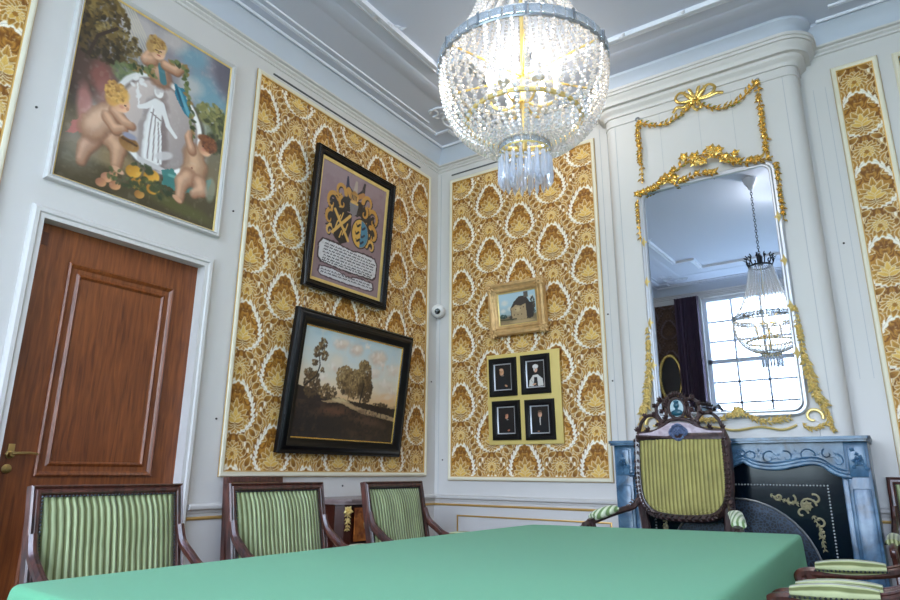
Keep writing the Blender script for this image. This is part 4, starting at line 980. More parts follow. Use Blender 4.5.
for sg in (1, -1):
    s = MB(); o_ = Vector((cx + sg * .385, -.338, .90))
    def q(a, b): return (cx + sg * (.385 + a), -.340, .885 + b)
    for c0, c1, r, a0, tn, d_ in ((-.02, 0, .045, 0, 1.0, 1), (-.10, .03, .03, 1, .8, -1), (-.16, .045, .022, 3, .9, 1), (.03, -.09, .028, 2, .8, -1), (.035, -.15, .020, 1, .9, 1), (.02, .035, .028, 2, .8, -1), (-.05, -.04, .03, 0, .8, 1)):
        pp = []
        for k in range(14):
            tt = k / 13; an = a0 + d_ * tn * 6.28 * tt; rr_ = r * (1 - .7 * tt); pp.append(q(c0 + rr_ * math.cos(an), c1 + rr_ * math.sin(an)))
        s.tube(pp, .006, 6)
    s.flower(q(-.02, 0), (0, -1, 0), .032, rg, 7)
    garland(s, [q(-.20, .055), q(-.12, .02), q(-.06, .01)], .022, .022); garland(s, [q(.0, -.05), q(.03, -.12), q(.035, -.22)], .022, .022)
    P.append(s.build('corner_ornament', mat('fire_ornament', (172, 164, 130), .4, .5) if sg == 1 else bpy.data.materials['fire_ornament'], t))
gm_ = mat('fire_grille', (24, 44, 66), .35, .3)
nt = gm_.node_tree; b = nt.nodes['Principled BSDF']; tc = nt.nodes.new('ShaderNodeTexCoord'); vo = nt.nodes.new('ShaderNodeTexVoronoi'); vo.inputs['Scale'].default_value = 55; vo.feature = 'DISTANCE_TO_EDGE'
rp = nt.nodes.new('ShaderNodeValToRGB'); rp.color_ramp.elements[0].position = .02; rp.color_ramp.elements[1].position = .16
rp.color_ramp.elements[0].color = tuple(lin((36, 54, 74))) + (1,); rp.color_ramp.elements[1].color = tuple(lin((8, 13, 22))) + (1,)
nt.links.new(tc.outputs['Object'], vo.inputs['Vector']); nt.links.new(vo.outputs['Distance'], rp.inputs[0]); nt.links.new(rp.outputs[0], b.inputs['Base Color'])
s = MB(); s.box(cx - .42, cx + .42, -.322, -.31, 0, .93); s.box(cx - .57, cx + .57, -.30, -.20, 0, 1.1); P.append(s.build('grille', gm_, t, smooth=False))
wparts(t, P)

# ------------------------------------------------------------------ mirror above the mantel
t = thing('wall_mirror', 'tall mirror in silvered frame with gilt flowers above the fireplace', 'mirror', (2.387, BF, 1.30)); P = []
x0, x1, z0, z1 = 1.985, 2.790, 1.43, 2.975
def rrect(x0, x1, z0, z1, r, n=6):
    out = []
    for (cx_, cz, a0) in ((x1 - r, z1 - r, 0), (x0 + r, z1 - r, PI / 2), (x0 + r, z0 + r, PI), (x1 - r, z0 + r, 1.5 * PI)): out += [(cx_ + r * math.cos(a0 + PI / 2 * k / n), cz + r * math.sin(a0 + PI / 2 * k / n)) for k in range(n + 1)]
    return out
s = MB(); s.prism(rrect(x0 - .004, x1 + .004, z0 - .004, z1 + .004, .05), .205, .24, TB); P.append(s.build('mirror_glass', M['mirror'], t, smooth=False)); MG = P[-1]
s = MB(); path = rrect(x0 - .012, x1 + .012, z0 - .012, z1 + .012, .055)
s.tube([(x, -.242, z) for x, z in path], .011, 8, closed=True); s.tube([(x, -.222, z) for x, z in rrect(x0 - .030, x1 + .030, z0 - .030, z1 + .030, .06)], .018, 8, closed=True)
P.append(s.build('mirror_frame', M['silver'], t))
# gilt clasps up the sides
for x in (x0 - .02, x1 + .02):
    for z in (2.62, 2.33, 2.04, 1.75):
        s = MB(); s.leaf((x, -.245, z - .045), (0, 0, 1), (0, -1, 0), .09, .02); P.append(s.build('clasp', M['goldpale'], t))
# flowers over the top
s = MB(); top = curve([(x0 - .04, -.235, 2.985), (2.06, -.235, 3.005), (2.16, -.24, 3.06), (2.25, -.24, 3.12), (2.33, -.245, 3.15), (2.40, -.25, 3.165), (2.50, -.245, 3.14), (2.60, -.24, 3.06), (2.72, -.24, 3.03), (x1 + .04, -.235, 3.035)])
garland(s, top, .042, .052, flowers=.35)
for _ in range(9): s.flower((2.40 + rg.uniform(-.12, .12), -.25, 3.15 + rg.uniform(-.05, .05)), (rg.uniform(-.3, .3), -1, .2), .045, rg)
for _ in range(5): s.flower((2.55 + rg.uniform(-.07, .07), -.245, 3.09 + rg.uniform(-.04, .03)), (rg.uniform(-.3, .3), -1, .2), .038, rg); s.flower((2.17 + rg.uniform(-.05, .05), -.245, 3.05 + rg.uniform(-.03, .03)), (0, -1, .2), .036, rg)
garland(s, curve([(2.20, -.245, 2.99), (2.35, -.25, 3.03), (2.48, -.25, 3.01)]), .028, .04, flowers=.4)
P.append(s.build('top_garland', M['gold'], t))
for x, za, zb in ((x0 - .055, 2.95, 2.64), (x1 + .05, 3.0, 2.60)):
    s = MB(); garland(s, [(x, -.22, za - k * (za - zb) / 8) for k in range(9)], .040, .034, flowers=.55); P.append(s.build('side_drop', M['gold'], t))
for sg, x in ((-1, x0 - .05), (1, x1 + .05)):
    s = MB(); garland(s, curve([(x - sg * .01, -.222, 2.02), (x, -.222, 1.86), (x + sg * .008, -.222, 1.72)]), .030, .04, flowers=.4, spread=.7)
    garland(s, curve([(x + sg * .01, -.222, 1.70), (x + sg * .025, -.222, 1.60), (x + sg * .035, -.222, 1.52), (x + sg * .07, -.222, 1.44)]), .026, .052, flowers=.45)
    q = []
    for k in range(22):
        tt = k / 21; an = -.3 + 5.2 * tt; r = .050 * (1 - .6 * tt); q.append((x + sg * (.01 + r * math.cos(an)), -.225, 1.375 + r * math.sin(an)))
    s.tube(q, [.011 * (1 - .4 * k / 22) for k in range(22)], 8)
    garland(s, curve([(x + sg * .07, -.225, 1.44), (x + sg * .085, -.225, 1.38), (x + sg * .09, -.225, 1.33), (x + sg * .105, -.225, 1.285)]), .02, .035, spread=.5); s.tube(curve([(x + sg * .05, -.225, 1.42), (x + sg * .08, -.225, 1.46), (x + sg * .05, -.225, 1.50)]), .009, 8); garland(s, curve([(x - sg * .05, -.225, 1.33), (x, -.225, 1.305), (x + sg * .06, -.225, 1.325)]), .02, .03, spread=.6)
    P.append(s.build('lower_scroll', M['goldpale'], t))
s = MB()
garland(s, curve([(2.10, -.235, 1.41), (2.20, -.24, 1.385), (2.32, -.24, 1.375), (2.40, -.24, 1.40)]), .022, .032, flowers=.4); garland(s, curve([(2.47, -.24, 1.415), (2.55, -.24, 1.37), (2.62, -.24, 1.355), (2.72, -.235, 1.37)]), .022, .034, flowers=.4)
for _ in range(6): s.flower((2.445 + rg.uniform(-.03, .03), -.245, 1.415 + rg.uniform(-.02, .02)), (0, -1, .2), .03, rg)
s.tube(curve([(2.05, -.222, 1.33), (2.16, -.226, 1.315), (2.28, -.224, 1.335), (2.42, -.226, 1.31), (2.56, -.224, 1.325), (2.68, -.226, 1.305), (2.76, -.224, 1.33)]), .008, 6)
P.append(s.build('base_garland', M['goldpale'], t))
s = MB(); s.box(1.90, 2.87, -.212, -.2, 1.252, 1.35, .003); P.append(s.build('base_board', M['wall'], t))
wparts(t, P)
MC = Vector((2.387, -.238, 2.2)); MG.matrix_basis = Matrix.Translation(-t.location) @ Matrix.Translation(MC) @ Matrix.Rotation(MROT, 4, 'Z') @ Matrix.Translation(-MC)
# swag with ribbon bow above the mirror
t = thing('gilt_swag', 'gilt leaf swag with ribbon bow and two hanging drops on the upper chimney breast', 'wall ornament', (2.39, BF, 3.05)); P = []
yb = BF - .012
s = MB(); garland(s, curve([(1.985, yb, 3.575), (2.08, yb, 3.515), (2.19, yb, 3.50), (2.30, yb, 3.54), (2.38, yb, 3.60)]), .040, .046, spread=.6); P.append(s.build('swag', M['gold'], t))
s = MB(); garland(s, curve([(2.40, yb, 3.595), (2.48, yb, 3.525), (2.57, yb, 3.49), (2.67, yb, 3.51), (2.735, yb, 3.56), (2.785, yb, 3.61)]), .040, .046, spread=.6); P.append(s.build('swag', M['gold'], t))
for x, za, zb in ((1.975, 3.58, 3.08), (2.795, 3.60, 3.06)):
    s = MB(); s.tube([(x + .014 * math.cos(a), yb - .004, za + .02 + .014 * math.sin(a)) for a in np.linspace(0, 2 * PI, 12, endpoint=False)], .005, 6, closed=True); P.append(s.build('ring', M['steel'], t))
    s = MB(); n = 9; garland(s, [(x + .004 * math.sin(k * 2), yb, za - k * (za - zb) / n) for k in range(n + 1)], .042, .040, flowers=.5, spread=.7); P.append(s.build('drop', M['gold'], t))
s = MB(); bx, bz = 2.395, 3.615
def ribbon(pts): s.tube(curve(pts, 6), [(.011, .006)] * (6 * (len(pts) - 1) + 1), 8)
for sg in (1, -1):
    ribbon([(bx, yb - .01, bz), (bx + sg * .05, yb - .02, bz + .05), (bx + sg * .10, yb - .015, bz + .085), (bx + sg * .135, yb - .01, bz + .05), (bx + sg * .10, yb - .015, bz + .005), (bx, yb - .01, bz)])
    ribbon([(bx, yb - .01, bz), (bx + sg * .03, yb - .02, bz + .08), (bx + sg * .05, yb - .01, bz + .10), (bx + sg * .07, yb - .01, bz + .07), (bx + sg * .02, yb - .01, bz)])
ribbon([(bx, yb - .01, bz), (bx - .08, yb - .01, bz - .03), (bx - .13, yb - .008, bz - .02), (bx - .16, yb - .01, bz - .055)]); ribbon([(bx, yb - .01, bz), (bx + .08, yb - .01, bz - .005), (bx + .14, yb - .008, bz + .005), (bx + .185, yb - .01, bz - .01)])
ribbon([(bx, yb - .01, bz), (bx - .02, yb - .012, bz - .05), (bx + .01, yb - .01, bz - .09)]); ribbon([(bx, yb - .01, bz), (bx + .03, yb - .012, bz - .05), (bx + .02, yb - .01, bz - .08)])
s.ico((bx, yb - .02, bz), .02, 2); P.append(s.build('ribbon_bow', M['gold'], t))
wparts(t, P)

# ------------------------------------------------------------------ armchairs; the chair looks along its own +x
def make_chair():
    t = thing('armchair', 'x', 'chair')
    hw = .276
    lean = lambda z: -.10 * max(0, (z - .46)) / .54          # back rakes away above the seat
    def BP(y, z, dx=0): return (lean(z) + dx, y, z)
    Tb = Matrix(((math.sin(.183) * -1, 0, math.cos(.183), 0), (0, 1, 0, 0), (math.cos(.183), 0, math.sin(.183), .46), (0, 0, 0, 1)))  # x up the back, y across, z forward
    Tb = Matrix(((0, -math.sin(.183), math.cos(.183), 0), (1, 0, 0, 0), (0, math.cos(.183), math.sin(.183), .46), (0, 0, 0, 1)))   # local x across, y up the rake, z forward
    h = .548
    s = MB(); rect_frame(s, -hw, hw, .05, h, [(0, -.018), (0, .012), (.005, .018), (.012, .012), (.016, .018), (.026, .018), (.032, .010), (.038, .008), (.038, -.018), (0, -.018)], Tb)
    s.build('back_frame', M['mahog'], t)
    # padded back with stripes running up
    nx, ny = 46, 10; vs = []; fs = []
    for j in range(ny + 1):
        for i in range(nx + 1):
            u = i / nx * 2 - 1; v = j / ny * 2 - 1
            bulge = .022 * (1 - abs(u) ** 6) * (1 - abs(v) ** 6) + .0022 * math.cos(2 * PI * (u * (hw - .036)) / .0225)
            vs.append((u * (hw - .036), .088 + (h - .126) * (j / ny), .004 + bulge))
    for j in range(ny):
        for i in range(nx): a = j * (nx + 1) + i; fs.append((a, a + 1, a + nx + 2, a + nx + 1))
    s = MB(); s.add(vs, fs, Tb); s.box(-hw + .034, hw - .034, .086, h - .036, -.014, .006, T=Tb); s.build('backrest', M['seatfab'], t)
    s = MB()
    for k in range(40):
        v = k / 39
        for u in (-hw + .036, hw - .036): s.ico((u, .09 + (h - .128) * v, .010), .0042, 1, T=Tb)
        s.ico(((-hw + .036) + (2 * hw - .072) * v, h - .036, .010), .0042, 1, T=Tb)
    s.build('nailhead_trim', M['stud'], t)
    # seat
    s = MB(); s.box(.01, .40, -.27, .27, .37, .43, .006); s.build('seat_rail', M['mahog'], t)
    s = MB(); s.box(.02, .395, -.262, .262, .43, .485, .022); s.build('seat', M['seatx'], t)
    for x, y in ((.375, -.245), (.375, .245)):
        s = MB(); s.lathe([(.012, 0), (.016, .02), (.014, .04), (.024, .32), (.028, .34), (.022, .355), (.026, .37)], 12, (x, y, 0)); s.build('leg', M['mahog'], t)
    for y in (-.245, .245):
        s = MB(); s.tube([(-.07, y, 0), (-.03, y, .2), (.0, y, .40), (.0, y, .50)], [(.016, .016)] * 4, 8, sq=.5); s.build('leg', M['mahog'], t)
    for sg in (1, -1):
        s = MB(); q = curve([(-.060, sg * .262, .85), (-.035, sg * .264, .79), (.02, sg * .268, .745), (.08, sg * .27, .708), (.18, sg * .272, .690), (.29, sg * .272, .684), (.37, sg * .272, .680), (.395, sg * .272, .665), (.385, sg * .272, .645)], 5)
        s.tube(q, [(.019, .016)] * len(q), 8); s.tube([(p[0], p[1] - sg * .006, p[2] + .017) for p in q[4:20]], .006, 6)
        s.tube(curve([(.365, sg * .272, .68), (.33, sg * .27, .61), (.34, sg * .266, .52), (.36, sg * .26, .43)], 5), [(.018, .016)] * 16, 8); a = s.build('arm', M['mahog'], t)
        s = MB(); q = [(.115 + .22 * k / 8, sg * .272, .713 - .010 * k / 8) for k in range(9)]; s.tube(q, [(.010 + .018 * math.sin(PI * min(1, max(0, k / 8 * .9 + .05))) ** .6, .030) for k in range(9)], 16); s.build('arm_pad', M['armfab'], a)
        s = MB()
        for k in range(44):
            qx = [.335 - .22 * k / 17 if k < 18 else .115 if k < 22 else .115 + .22 * (k - 22) / 17 if k < 40 else .335][0]; qy = [.0315 if k < 18 else .0315 - .063 * (k - 17.5) / 4 if k < 22 else -.0315 if k < 40 else -.0315 + .063 * (k - 39.5) / 4][0]; s.ico((qx, sg * .272 + qy, .698 - .05 * (qx - .22)), .0042, 1)
        s.build('pad_nails', M['stud'], a)
    return t
ch = make_chair()
spots = [(.985, -3.20, 0.03, 1.0, 'armchair in front of the wooden door, nearest on the left of the table'),
         (.985, -2.445, 0.02, 1.0, 'middle armchair of three left of the table, below the landscape painting'),
         (1.00, -1.635, .08, 1.0, 'farthest armchair left of the table, covering the right part of the commode'),
         (3.245, -1.85, PI, 1.02, 'armchair at the right of the table whose padded arms reach the cloth corner'),
         (3.240, -2.50, PI, 1.02, 'armchair nearest the lower right corner, only a padded arm in view'),
         (3.43, -.16, -PI / 2 - .03, 1.04, 'armchair against the back wall right of the fireplace, cut by the right edge')]
for k, (x, y, a, sc, lab) in enumerate(spots):
    o = ch if k == 0 else copy_tree(ch)
    o.location = (x, y, 0); o.rotation_euler = (0, 0, a); o.scale = (sc,) * 3; tag(o, lab, 'chair', 'green striped armchairs')

# throne-like chair; looks along -y
t = thing('ceremonial_armchair', 'tall carved armchair with yellow striped back and pierced crest at the head of the table', 'chair', (2.165, -.555, 0), -.13)
def V3(x, z, y=0.0): return (x, y + .045 * max(0, z - .8), z)
outl = [(-.265, 1.262), (-.268, 1.10), (-.266, .99), (-.25, .90), (-.21, .845), (-.15, .815), (0, .803), (.15, .815), (.21, .845), (.25, .90), (.266, .99), (.268, 1.10), (.265, 1.262)]
q = curve([V3(x, z) for x, z in outl], 4); s = MB(); s.tube(q + [V3(0, 1.268)], [(.020, .028)] * (len(q) + 1), 8, closed=True, sq=.6)
for k in range(0, len(q) - 1):
    p = q[k]; d = q[k + 1] - q[k]
    for sg in (1, -1): s.leaf((p[0], p[1] - .020, p[2]), (d[0] + sg * abs(d[2]) * .6, -.01, d[2] + sg * abs(d[0]) * .6), (0, -1, 0), .035, .010, .5)
s.build('back_frame', M['carved'], t)
s = MB(); n = 60; vs = []; fs = []
import bisect
def halfw(z): return np.interp(z, [.825, .84, .86, .90, .95, 1.0, 1.1, 1.25], [.10, .165, .20, .232, .243, .247, .25, .248])
rows = [.825, .835, .848, .865, .885, .91, .95, 1.0, 1.05, 1.1, 1.15, 1.2, 1.25]
for j, z in enumerate(rows):
    for i in range(n + 1):
        u = i / n * 2 - 1; x = u * halfw(z); vv = (z - rows[0]) / (rows[-1] - rows[0]) * 2 - 1
        vs.append((x, -.014 - .011 * (1 - abs(u) ** 5) * (1 - abs(vv) ** 8) - .002 * math.cos(2 * PI * x / .0235) + .045 * (z - .8), z))
for j in range(len(rows) - 1):
    for i in range(n): a = j * (n + 1) + i; fs.append((a, a + 1, a + n + 2, a + n + 1))
s.add(vs, fs)
bp = [(halfw(z), z) for z in rows]; s.prism([(x, z) for x, z in bp] + [(-x, z) for x, z in bp[::-1]], -.012, .012, Matrix(((1, 0, 0, 0), (0, .045, -1, -.036), (0, 1, 0, 0), (0, 0, 0, 1))))
s.build('backrest', M['throne'], t)
s = MB()
nq = curve([V3(x * .925, .80 + (z - .80) * .955 + .014) for x, z in outl], 9)
for p in nq: s.ico((p[0], p[1] - .018, p[2]), .004, 1)
for k in range(50): s.ico(V3(-.243 + .486 * k / 49, 1.252, -.018), .0035, 1)
s.build('nailhead_trim', M['stud'], t)
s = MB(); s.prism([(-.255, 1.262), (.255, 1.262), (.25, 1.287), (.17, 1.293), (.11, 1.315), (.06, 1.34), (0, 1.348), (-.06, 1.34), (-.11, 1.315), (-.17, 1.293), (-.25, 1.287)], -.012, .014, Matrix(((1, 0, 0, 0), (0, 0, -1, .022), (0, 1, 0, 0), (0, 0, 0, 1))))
s.build('crest_rail', wood('crest_painted_sheen', (150, 130, 142), (206, 192, 204), .22, (6, 6, 6), 4, .7), t)  # pale lilac colour paints in the gloss reflection on the wooden top rail
s = MB()
CZ = lambda z: 1.285 + (z - 1.285) * 1.14 if z > 1.285 else z
def T3(pts, w): s.tube(curve([(x, .022, CZ(z)) for x, z in pts], 5), w, 8)
for sg in (1, -1):
    T3([(sg * .262, 1.285), (sg * .25, 1.31), (sg * .235, 1.345), (sg * .20, 1.376), (sg * .165, 1.382), (sg * .133, 1.37), (sg * .112, 1.345), (sg * .118, 1.318), (sg * .148, 1.298), (sg * .19, 1.293), (sg * .255, 1.290)], .0105)
    T3([(sg * .06, 1.455), (sg * .09, 1.458), (sg * .125, 1.435), (sg * .132, 1.40), (sg * .12, 1.37), (sg * .098, 1.348), (sg * .078, 1.36), (sg * .07, 1.39), (sg * .066, 1.43), (sg * .05, 1.46)], .0105)
    T3([(sg * .262, 1.285), (sg * .20, 1.292), (sg * .14, 1.302), (sg * .09, 1.332), (sg * .05, 1.352), (0, 1.356)], .011)
    for (a, b, c, d) in ((.25, 1.30, .5, 1), (.21, 1.37, -.4, 1), (.14, 1.375, .3, 1), (.12, 1.43, 1, .3), (.09, 1.455, .6, .8), (.11, 1.34, 1, -.3), (.075, 1.40, .9, .2), (.06, 1.36, .4, .8), (.18, 1.3, .4, .7)):
        for k in range(3): s.leaf((sg * a, .010, CZ(b)), (sg * (c + k * .3 - .3), -.2, d - k * .3), (0, -1, 0), .034, .011, .5)
q = [(.050 * math.cos(a), .016, 1.430 + .060 * math.sin(a)) for a in np.linspace(0, 2 * PI, 24, endpoint=False)]; s.tube(q, .010, 8, closed=True)
for k in range(15):
    a = PI * (k / 14) ; s.leaf((.052 * math.cos(a), .008, 1.438 + .058 * math.sin(a)), (math.cos(a) * .9, -.2, .5 + math.sin(a) * .8), (0, -1, 0), .04, .012, .5)
for k in range(7): s.ico((-.036 + .012 * k, .012, 1.503 + .010 * math.sin(PI * k / 6)), .008, 1)
s.build('pierced_crest', M['carved'], t)
s = MB(); s.prism([(.047 * math.cos(a), 1.430 + .056 * math.sin(a)) for a in np.linspace(0, 2 * PI, 24, endpoint=False)], -.002, .004, Matrix(((1, 0, 0, 0), (0, 0, -1, .018), (0, 1, 0, 0), (0, 0, 0, 1))))
s.build('crest_medallion', mat('pale_medallion', (176, 196, 204), .3), t)
s = MB(); Tm = Matrix(((1, 0, 0, 0), (0, 0, -1, .016), (0, 1, 0, 0), (0, 0, 0, 1)))
s.ico((0, .008, 1.446), .017, 2, (1, .7, 1.15)); s.ico((0, .008, 1.468), .015, 2, (1.1, .7, .6)); s.ico((0, .010, 1.403), .036, 2, (1, .4, .55)); s.tube([(0, .009, 1.408), (0, .009, 1.438)], .009, 8); s.build('portrait_bust', mat('teal_relief', (34, 82, 100), .35), t)
s = MB(); q = [(.046 * math.cos(a) * (1 + .10 * math.cos(4 * a)), .004, 1.288 + .040 * math.sin(a) * (1 + .10 * math.cos(4 * a))) for a in np.linspace(0, 2 * PI, 28, endpoint=False)]; s.tube(q, .009, 8, closed=True)
for k in range(10): a = .63 * k; s.leaf((.044 * math.cos(a), -.004, 1.288 + .038 * math.sin(a)), (math.sin(a), 0, -math.cos(a)), (0, -1, 0), .026, .008, .5)
s.prism([(.040 * math.cos(a), 1.288 + .034 * math.sin(a)) for a in np.linspace(0, 2 * PI, 20, endpoint=False)], -.004, .004, Matrix(((1, 0, 0, 0), (0, 0, -1, .008), (0, 1, 0, 0), (0, 0, 0, 1)))); s.flower((0, -.004, 1.29), (0, -1, 0), .028, rg, 6)
s.build('crest_badge', mat('blue_badge', (82, 96, 128), .35), t)
for sg in (1, -1):
    s = MB(); s.tube([(sg * .262, .0, .93), (sg * .25, -.005, .84), (sg * .235, 0, .70), (sg * .23, .0, .48), (sg * .23, .01, .2), (sg * .235, .03, 0)], [(.024, .022)] * 6, 8, sq=.6); s.build('leg', M['carved'], t)
    s = MB(); q = curve([(sg * .268, -.01, 0.905), (sg * .285, -.06, 0.860), (sg * .315, -.12, 0.845), (sg * .35, -.20, 0.825), (sg * .385, -.28, 0.801), (sg * .405, -.335, 0.785), (sg * .42, -.375, 0.770), (sg * .422, -.39, 0.747), (sg * .41, -.385, 0.730)], 4)
    s.tube(q, [(.017, .020)] * 8 + [(.018, .022)] * (len(q) - 16) + [(.026, .026)] * 8, 10)
    for k in range(10): p = q[2 + k]; s.leaf((p[0], p[1] - .012, p[2]), (sg * .6, -.8, .5 - .1 * k), (0, -.6, 1), .04, .013, .5)
    for k in range(8): p = q[-4]; a = k * .8; s.leaf((p[0], p[1] - .018, p[2]), (math.cos(a), -.2, math.sin(a)), (0, -1, 0), .034, .011, .5)
    s.tube(curve([(sg * .405, -.36, .80), (sg * .39, -.33, .70), (sg * .36, -.30, .60), (sg * .33, -.32, .47)], 5), .020, 8); a_ = s.build('arm', M['carved'], t)
    s = MB(); pq = q[11:21]; s.tube([(p[0], p[1], p[2] + .022) for p in pq], [(.018 + .012 * math.sin(PI * k / (len(pq) - 1)) ** .5, .036) for k in range(len(pq))], 14); s.build('arm_pad', M['tarm'], a_)
    s = MB(); s.tube([(sg * .28, -.355, 0), (sg * .30, -.365, .12), (sg * .29, -.35, .28), (sg * .30, -.35, .40)], [.018, .020, .026, .034], 10); s.build('leg', M['carved'], t)
s = MB(); s.prism([(-.25, .0), (-.325, -.38), (.325, -.38), (.25, .0)], .37, .43); s.build('seat_rail', M['carved'], t)
s = MB(); s.prism([(-.24, -.01), (-.315, -.37), (.315, -.37), (.24, -.01)], .43, .475); s.build('seat', M['throne'], t)

# ------------------------------------------------------------------ commode and side chair on the left wall
t = thing('commode', 'small veneered commode with gilt mounts and marble top, between the second and third armchair', 'chest of drawers', (.0, -1.13, 0))
def bomb(d, w, n=10):
    return [(.02, -w), (d * .8, -w - .0), (d * .93, -w + .03)] + [(d + .025 * math.sin(PI * k / n), -w + .06 + (2 * w - .12) * k / n) for k in range(n + 1)] + [(d * .93, w - .03), (d * .8, w), (.02, w)]
s = MB(); s.prism(bomb(.40, .36), .16, .855); s.build('body', M['red'], t, smooth=False)
s = MB(); s.prism(bomb(.425, .385), .855, .872); s.prism(bomb(.435, .395), .872, .886); s.build('marble_top', M['topmarble'], t)
for z0, z1 in ((.64, .835), (.42, .62), (.20, .40)):
    for y0, y1 in ((-.285, -.01), (.01, .285)):
        s = MB(); n = 6; ys = [y0 + (y1 - y0) * k / n for k in range(n + 1)]
        f = lambda y: .404 + .025 * math.cos(y / .37 * PI / 2)
        s.prism([(f(y), y) for y in ys] + [(f(y) + .008, y) for y in ys[::-1]], z0, z1); d_ = s.build('drawer', M['veneer'], t)
        s = MB(); yc = (y0 + y1) / 2; fx = f(yc) + .012; q = [(fx, yc + .07 * math.cos(a), (z0 + z1) / 2 + .055 * math.sin(a)) for a in np.linspace(0, 2 * PI, 20, endpoint=False)]; s.tube(q, .004, 6, closed=True); s.tube(curve([(fx, yc - .04, (z0 + z1) / 2 + .01), (fx + .02, yc - .02, (z0 + z1) / 2 - .02), (fx + .02, yc + .02, (z0 + z1) / 2 - .02), (fx, yc + .04, (z0 + z1) / 2 + .01)], 4), .004, 6); s.build('drawer_handle', M['brass'], d_)
for sg in (1, -1):
    s = MB(); x, y = .395, sg * .335; garland(s, [(x + .01, y, .84 - .02 * k) for k in range(8)], .02, .026, up=(.8, sg * .6, 0), flowers=.4); s.flower((x + .02, y + sg * .01, .82), (.8, sg * .6, 0), .034, rg); s.build('corner_mount', M['goldpale'], t)
for x in (.06, .37):
    for y in (-.31, .31): s = MB(); s.tube([(x, y, .17), (x + .01, y * 1.01, .10), (x + .005, y, 0)], [.024, .018, .012], 8); s.build('leg', M['red'], t)

t = thing('side_chair', 'dark wooden chair with gold trim against the left wall, directly behind the middle armchair', 'chair', (.10, -1.90, 0))
s = MB(); Ts = Matrix(((0, -.09, 1, 0), (1, 0, 0, 0), (0, 1, .09, .45), (0, 0, 0, 1)))
rect_frame(s, -.205, .205, .05, .567, [(0, -.018), (0, .014), (.006, .018), (.030, .018), (.034, .008), (.034, -.018), (0, -.018)], Ts); s.build('back_frame', M['mahog'], t)
s = MB(); rect_frame(s, -.172, .172, .083, .534, [(0, .004), (0, .014), (.014, .014), (.016, .006)], Ts); s.build('gold_gimp', M['sidefab'], t)
s = MB(); s.box(-.16, .16, .09, .525, -.012, .012, .006, Ts); s.build('backrest', M['sidefab'], t)
s = MB(); s.box(.02, .42, -.22, .22, .38, .44, .006); s.build('seat_rail', M['mahog'], t); s = MB(); s.box(.03, .41, -.21, .21, .44, .48, .015); s.build('seat', M['sidefab'], t)
for x, y in ((.39, -.2), (.39, .2)): s = MB(); s.tube([(x, y, .39), (x, y, 0)], [.02, .012], 8); s.build('leg', M['mahog'], t)
for y in (-.19, .19): s = MB(); s.tube([(.0, y, .52), (.01, y, .40), (-.04, y, 0)], [.018, .018, .014], 8); s.build('leg', M['mahog'], t)

# ------------------------------------------------------------------ table and cloth
Q = [Vector(p) for p in ((1.3876, -3.698), (2.862, -3.80), (2.788, -.925), (1.516, -1.200))]     # corners, anticlockwise from near left
ctr = sum(Q, Vector((0, 0))) / 4
t = thing('meeting_table', 'long table hidden under a green felt cloth, chairs on both sides', 'table', (ctr.x, ctr.y, 0))
ins = [(ctr + (q - ctr) * .965) - ctr for q in Q]
s = MB(); s.prism([tuple(q) for q in ins], .735, .768); s.build('tabletop', M['mahog'], t)
for q in ins: s = MB(); v = q * .86; s.box(v.x - .035, v.x + .035, v.y - .035, v.y + .035, 0, .735, .004); s.build('leg', M['mahog'], t)
per = []
for i in range(4):
    a, b, c = Q[i - 1], Q[i], Q[(i + 1) % 4]; d1 = (a - b).normalized(); d2 = (c - b).normalized(); r = .035
    p0 = b + d1 * r; p1 = b + d2 * r
    for k in range(5): u = k / 4; per.append(((1 - u) ** 2 * p0 + 2 * u * (1 - u) * b + u * u * p1, 1 - abs(u - .5)))
    n = int((c - b).length / .06)
    for k in range(1, n): per.append((p1 + (c + (b - c).normalized() * r - p1) * k / n, 0))
s = MB(); vs = []; fs = []; N = len(per)
rings = [(-.05, .780), (-.014, .780), (-.005, .7785), (.002, .773), (.005, .765), (.008, .74), (.010, .68), (.013, .60), (.016, .50), (.018, .40), (.02, .34)]
for oi, (o_, z) in enumerate(rings):
    for k, (p, cn) in enumerate(per):
        nn = (p - ctr); e1 = (per[(k + 1) % N][0] - per[k - 1][0]).normalized(); nrm = Vector((e1.y, -e1.x))
        dn = max(0, .78 - z)
        wav = dn * (.05 * cn + .018 * math.sin(k * .55) + .010 * math.sin(k * 1.3 + 1)) * (1 if o_ > 0 else 0)
        v = p + nrm * (o_ + wav) if o_ > -.04 else ctr + (p - ctr) * .955; vs.append((v.x, v.y, z))
for j in range(len(rings) - 1):
    for k in range(N): k2 = (k + 1) % N; fs.append((j * N + k, j * N + k2, (j + 1) * N + k2, (j + 1) * N + k))
fs.append(tuple(range(N))[::-1]); s.add(vs, fs); o = s.build('tablecloth', M['felt'], None, angle=60); tag(o, 'green felt cloth covering the long table and falling over its edges', 'tablecloth')

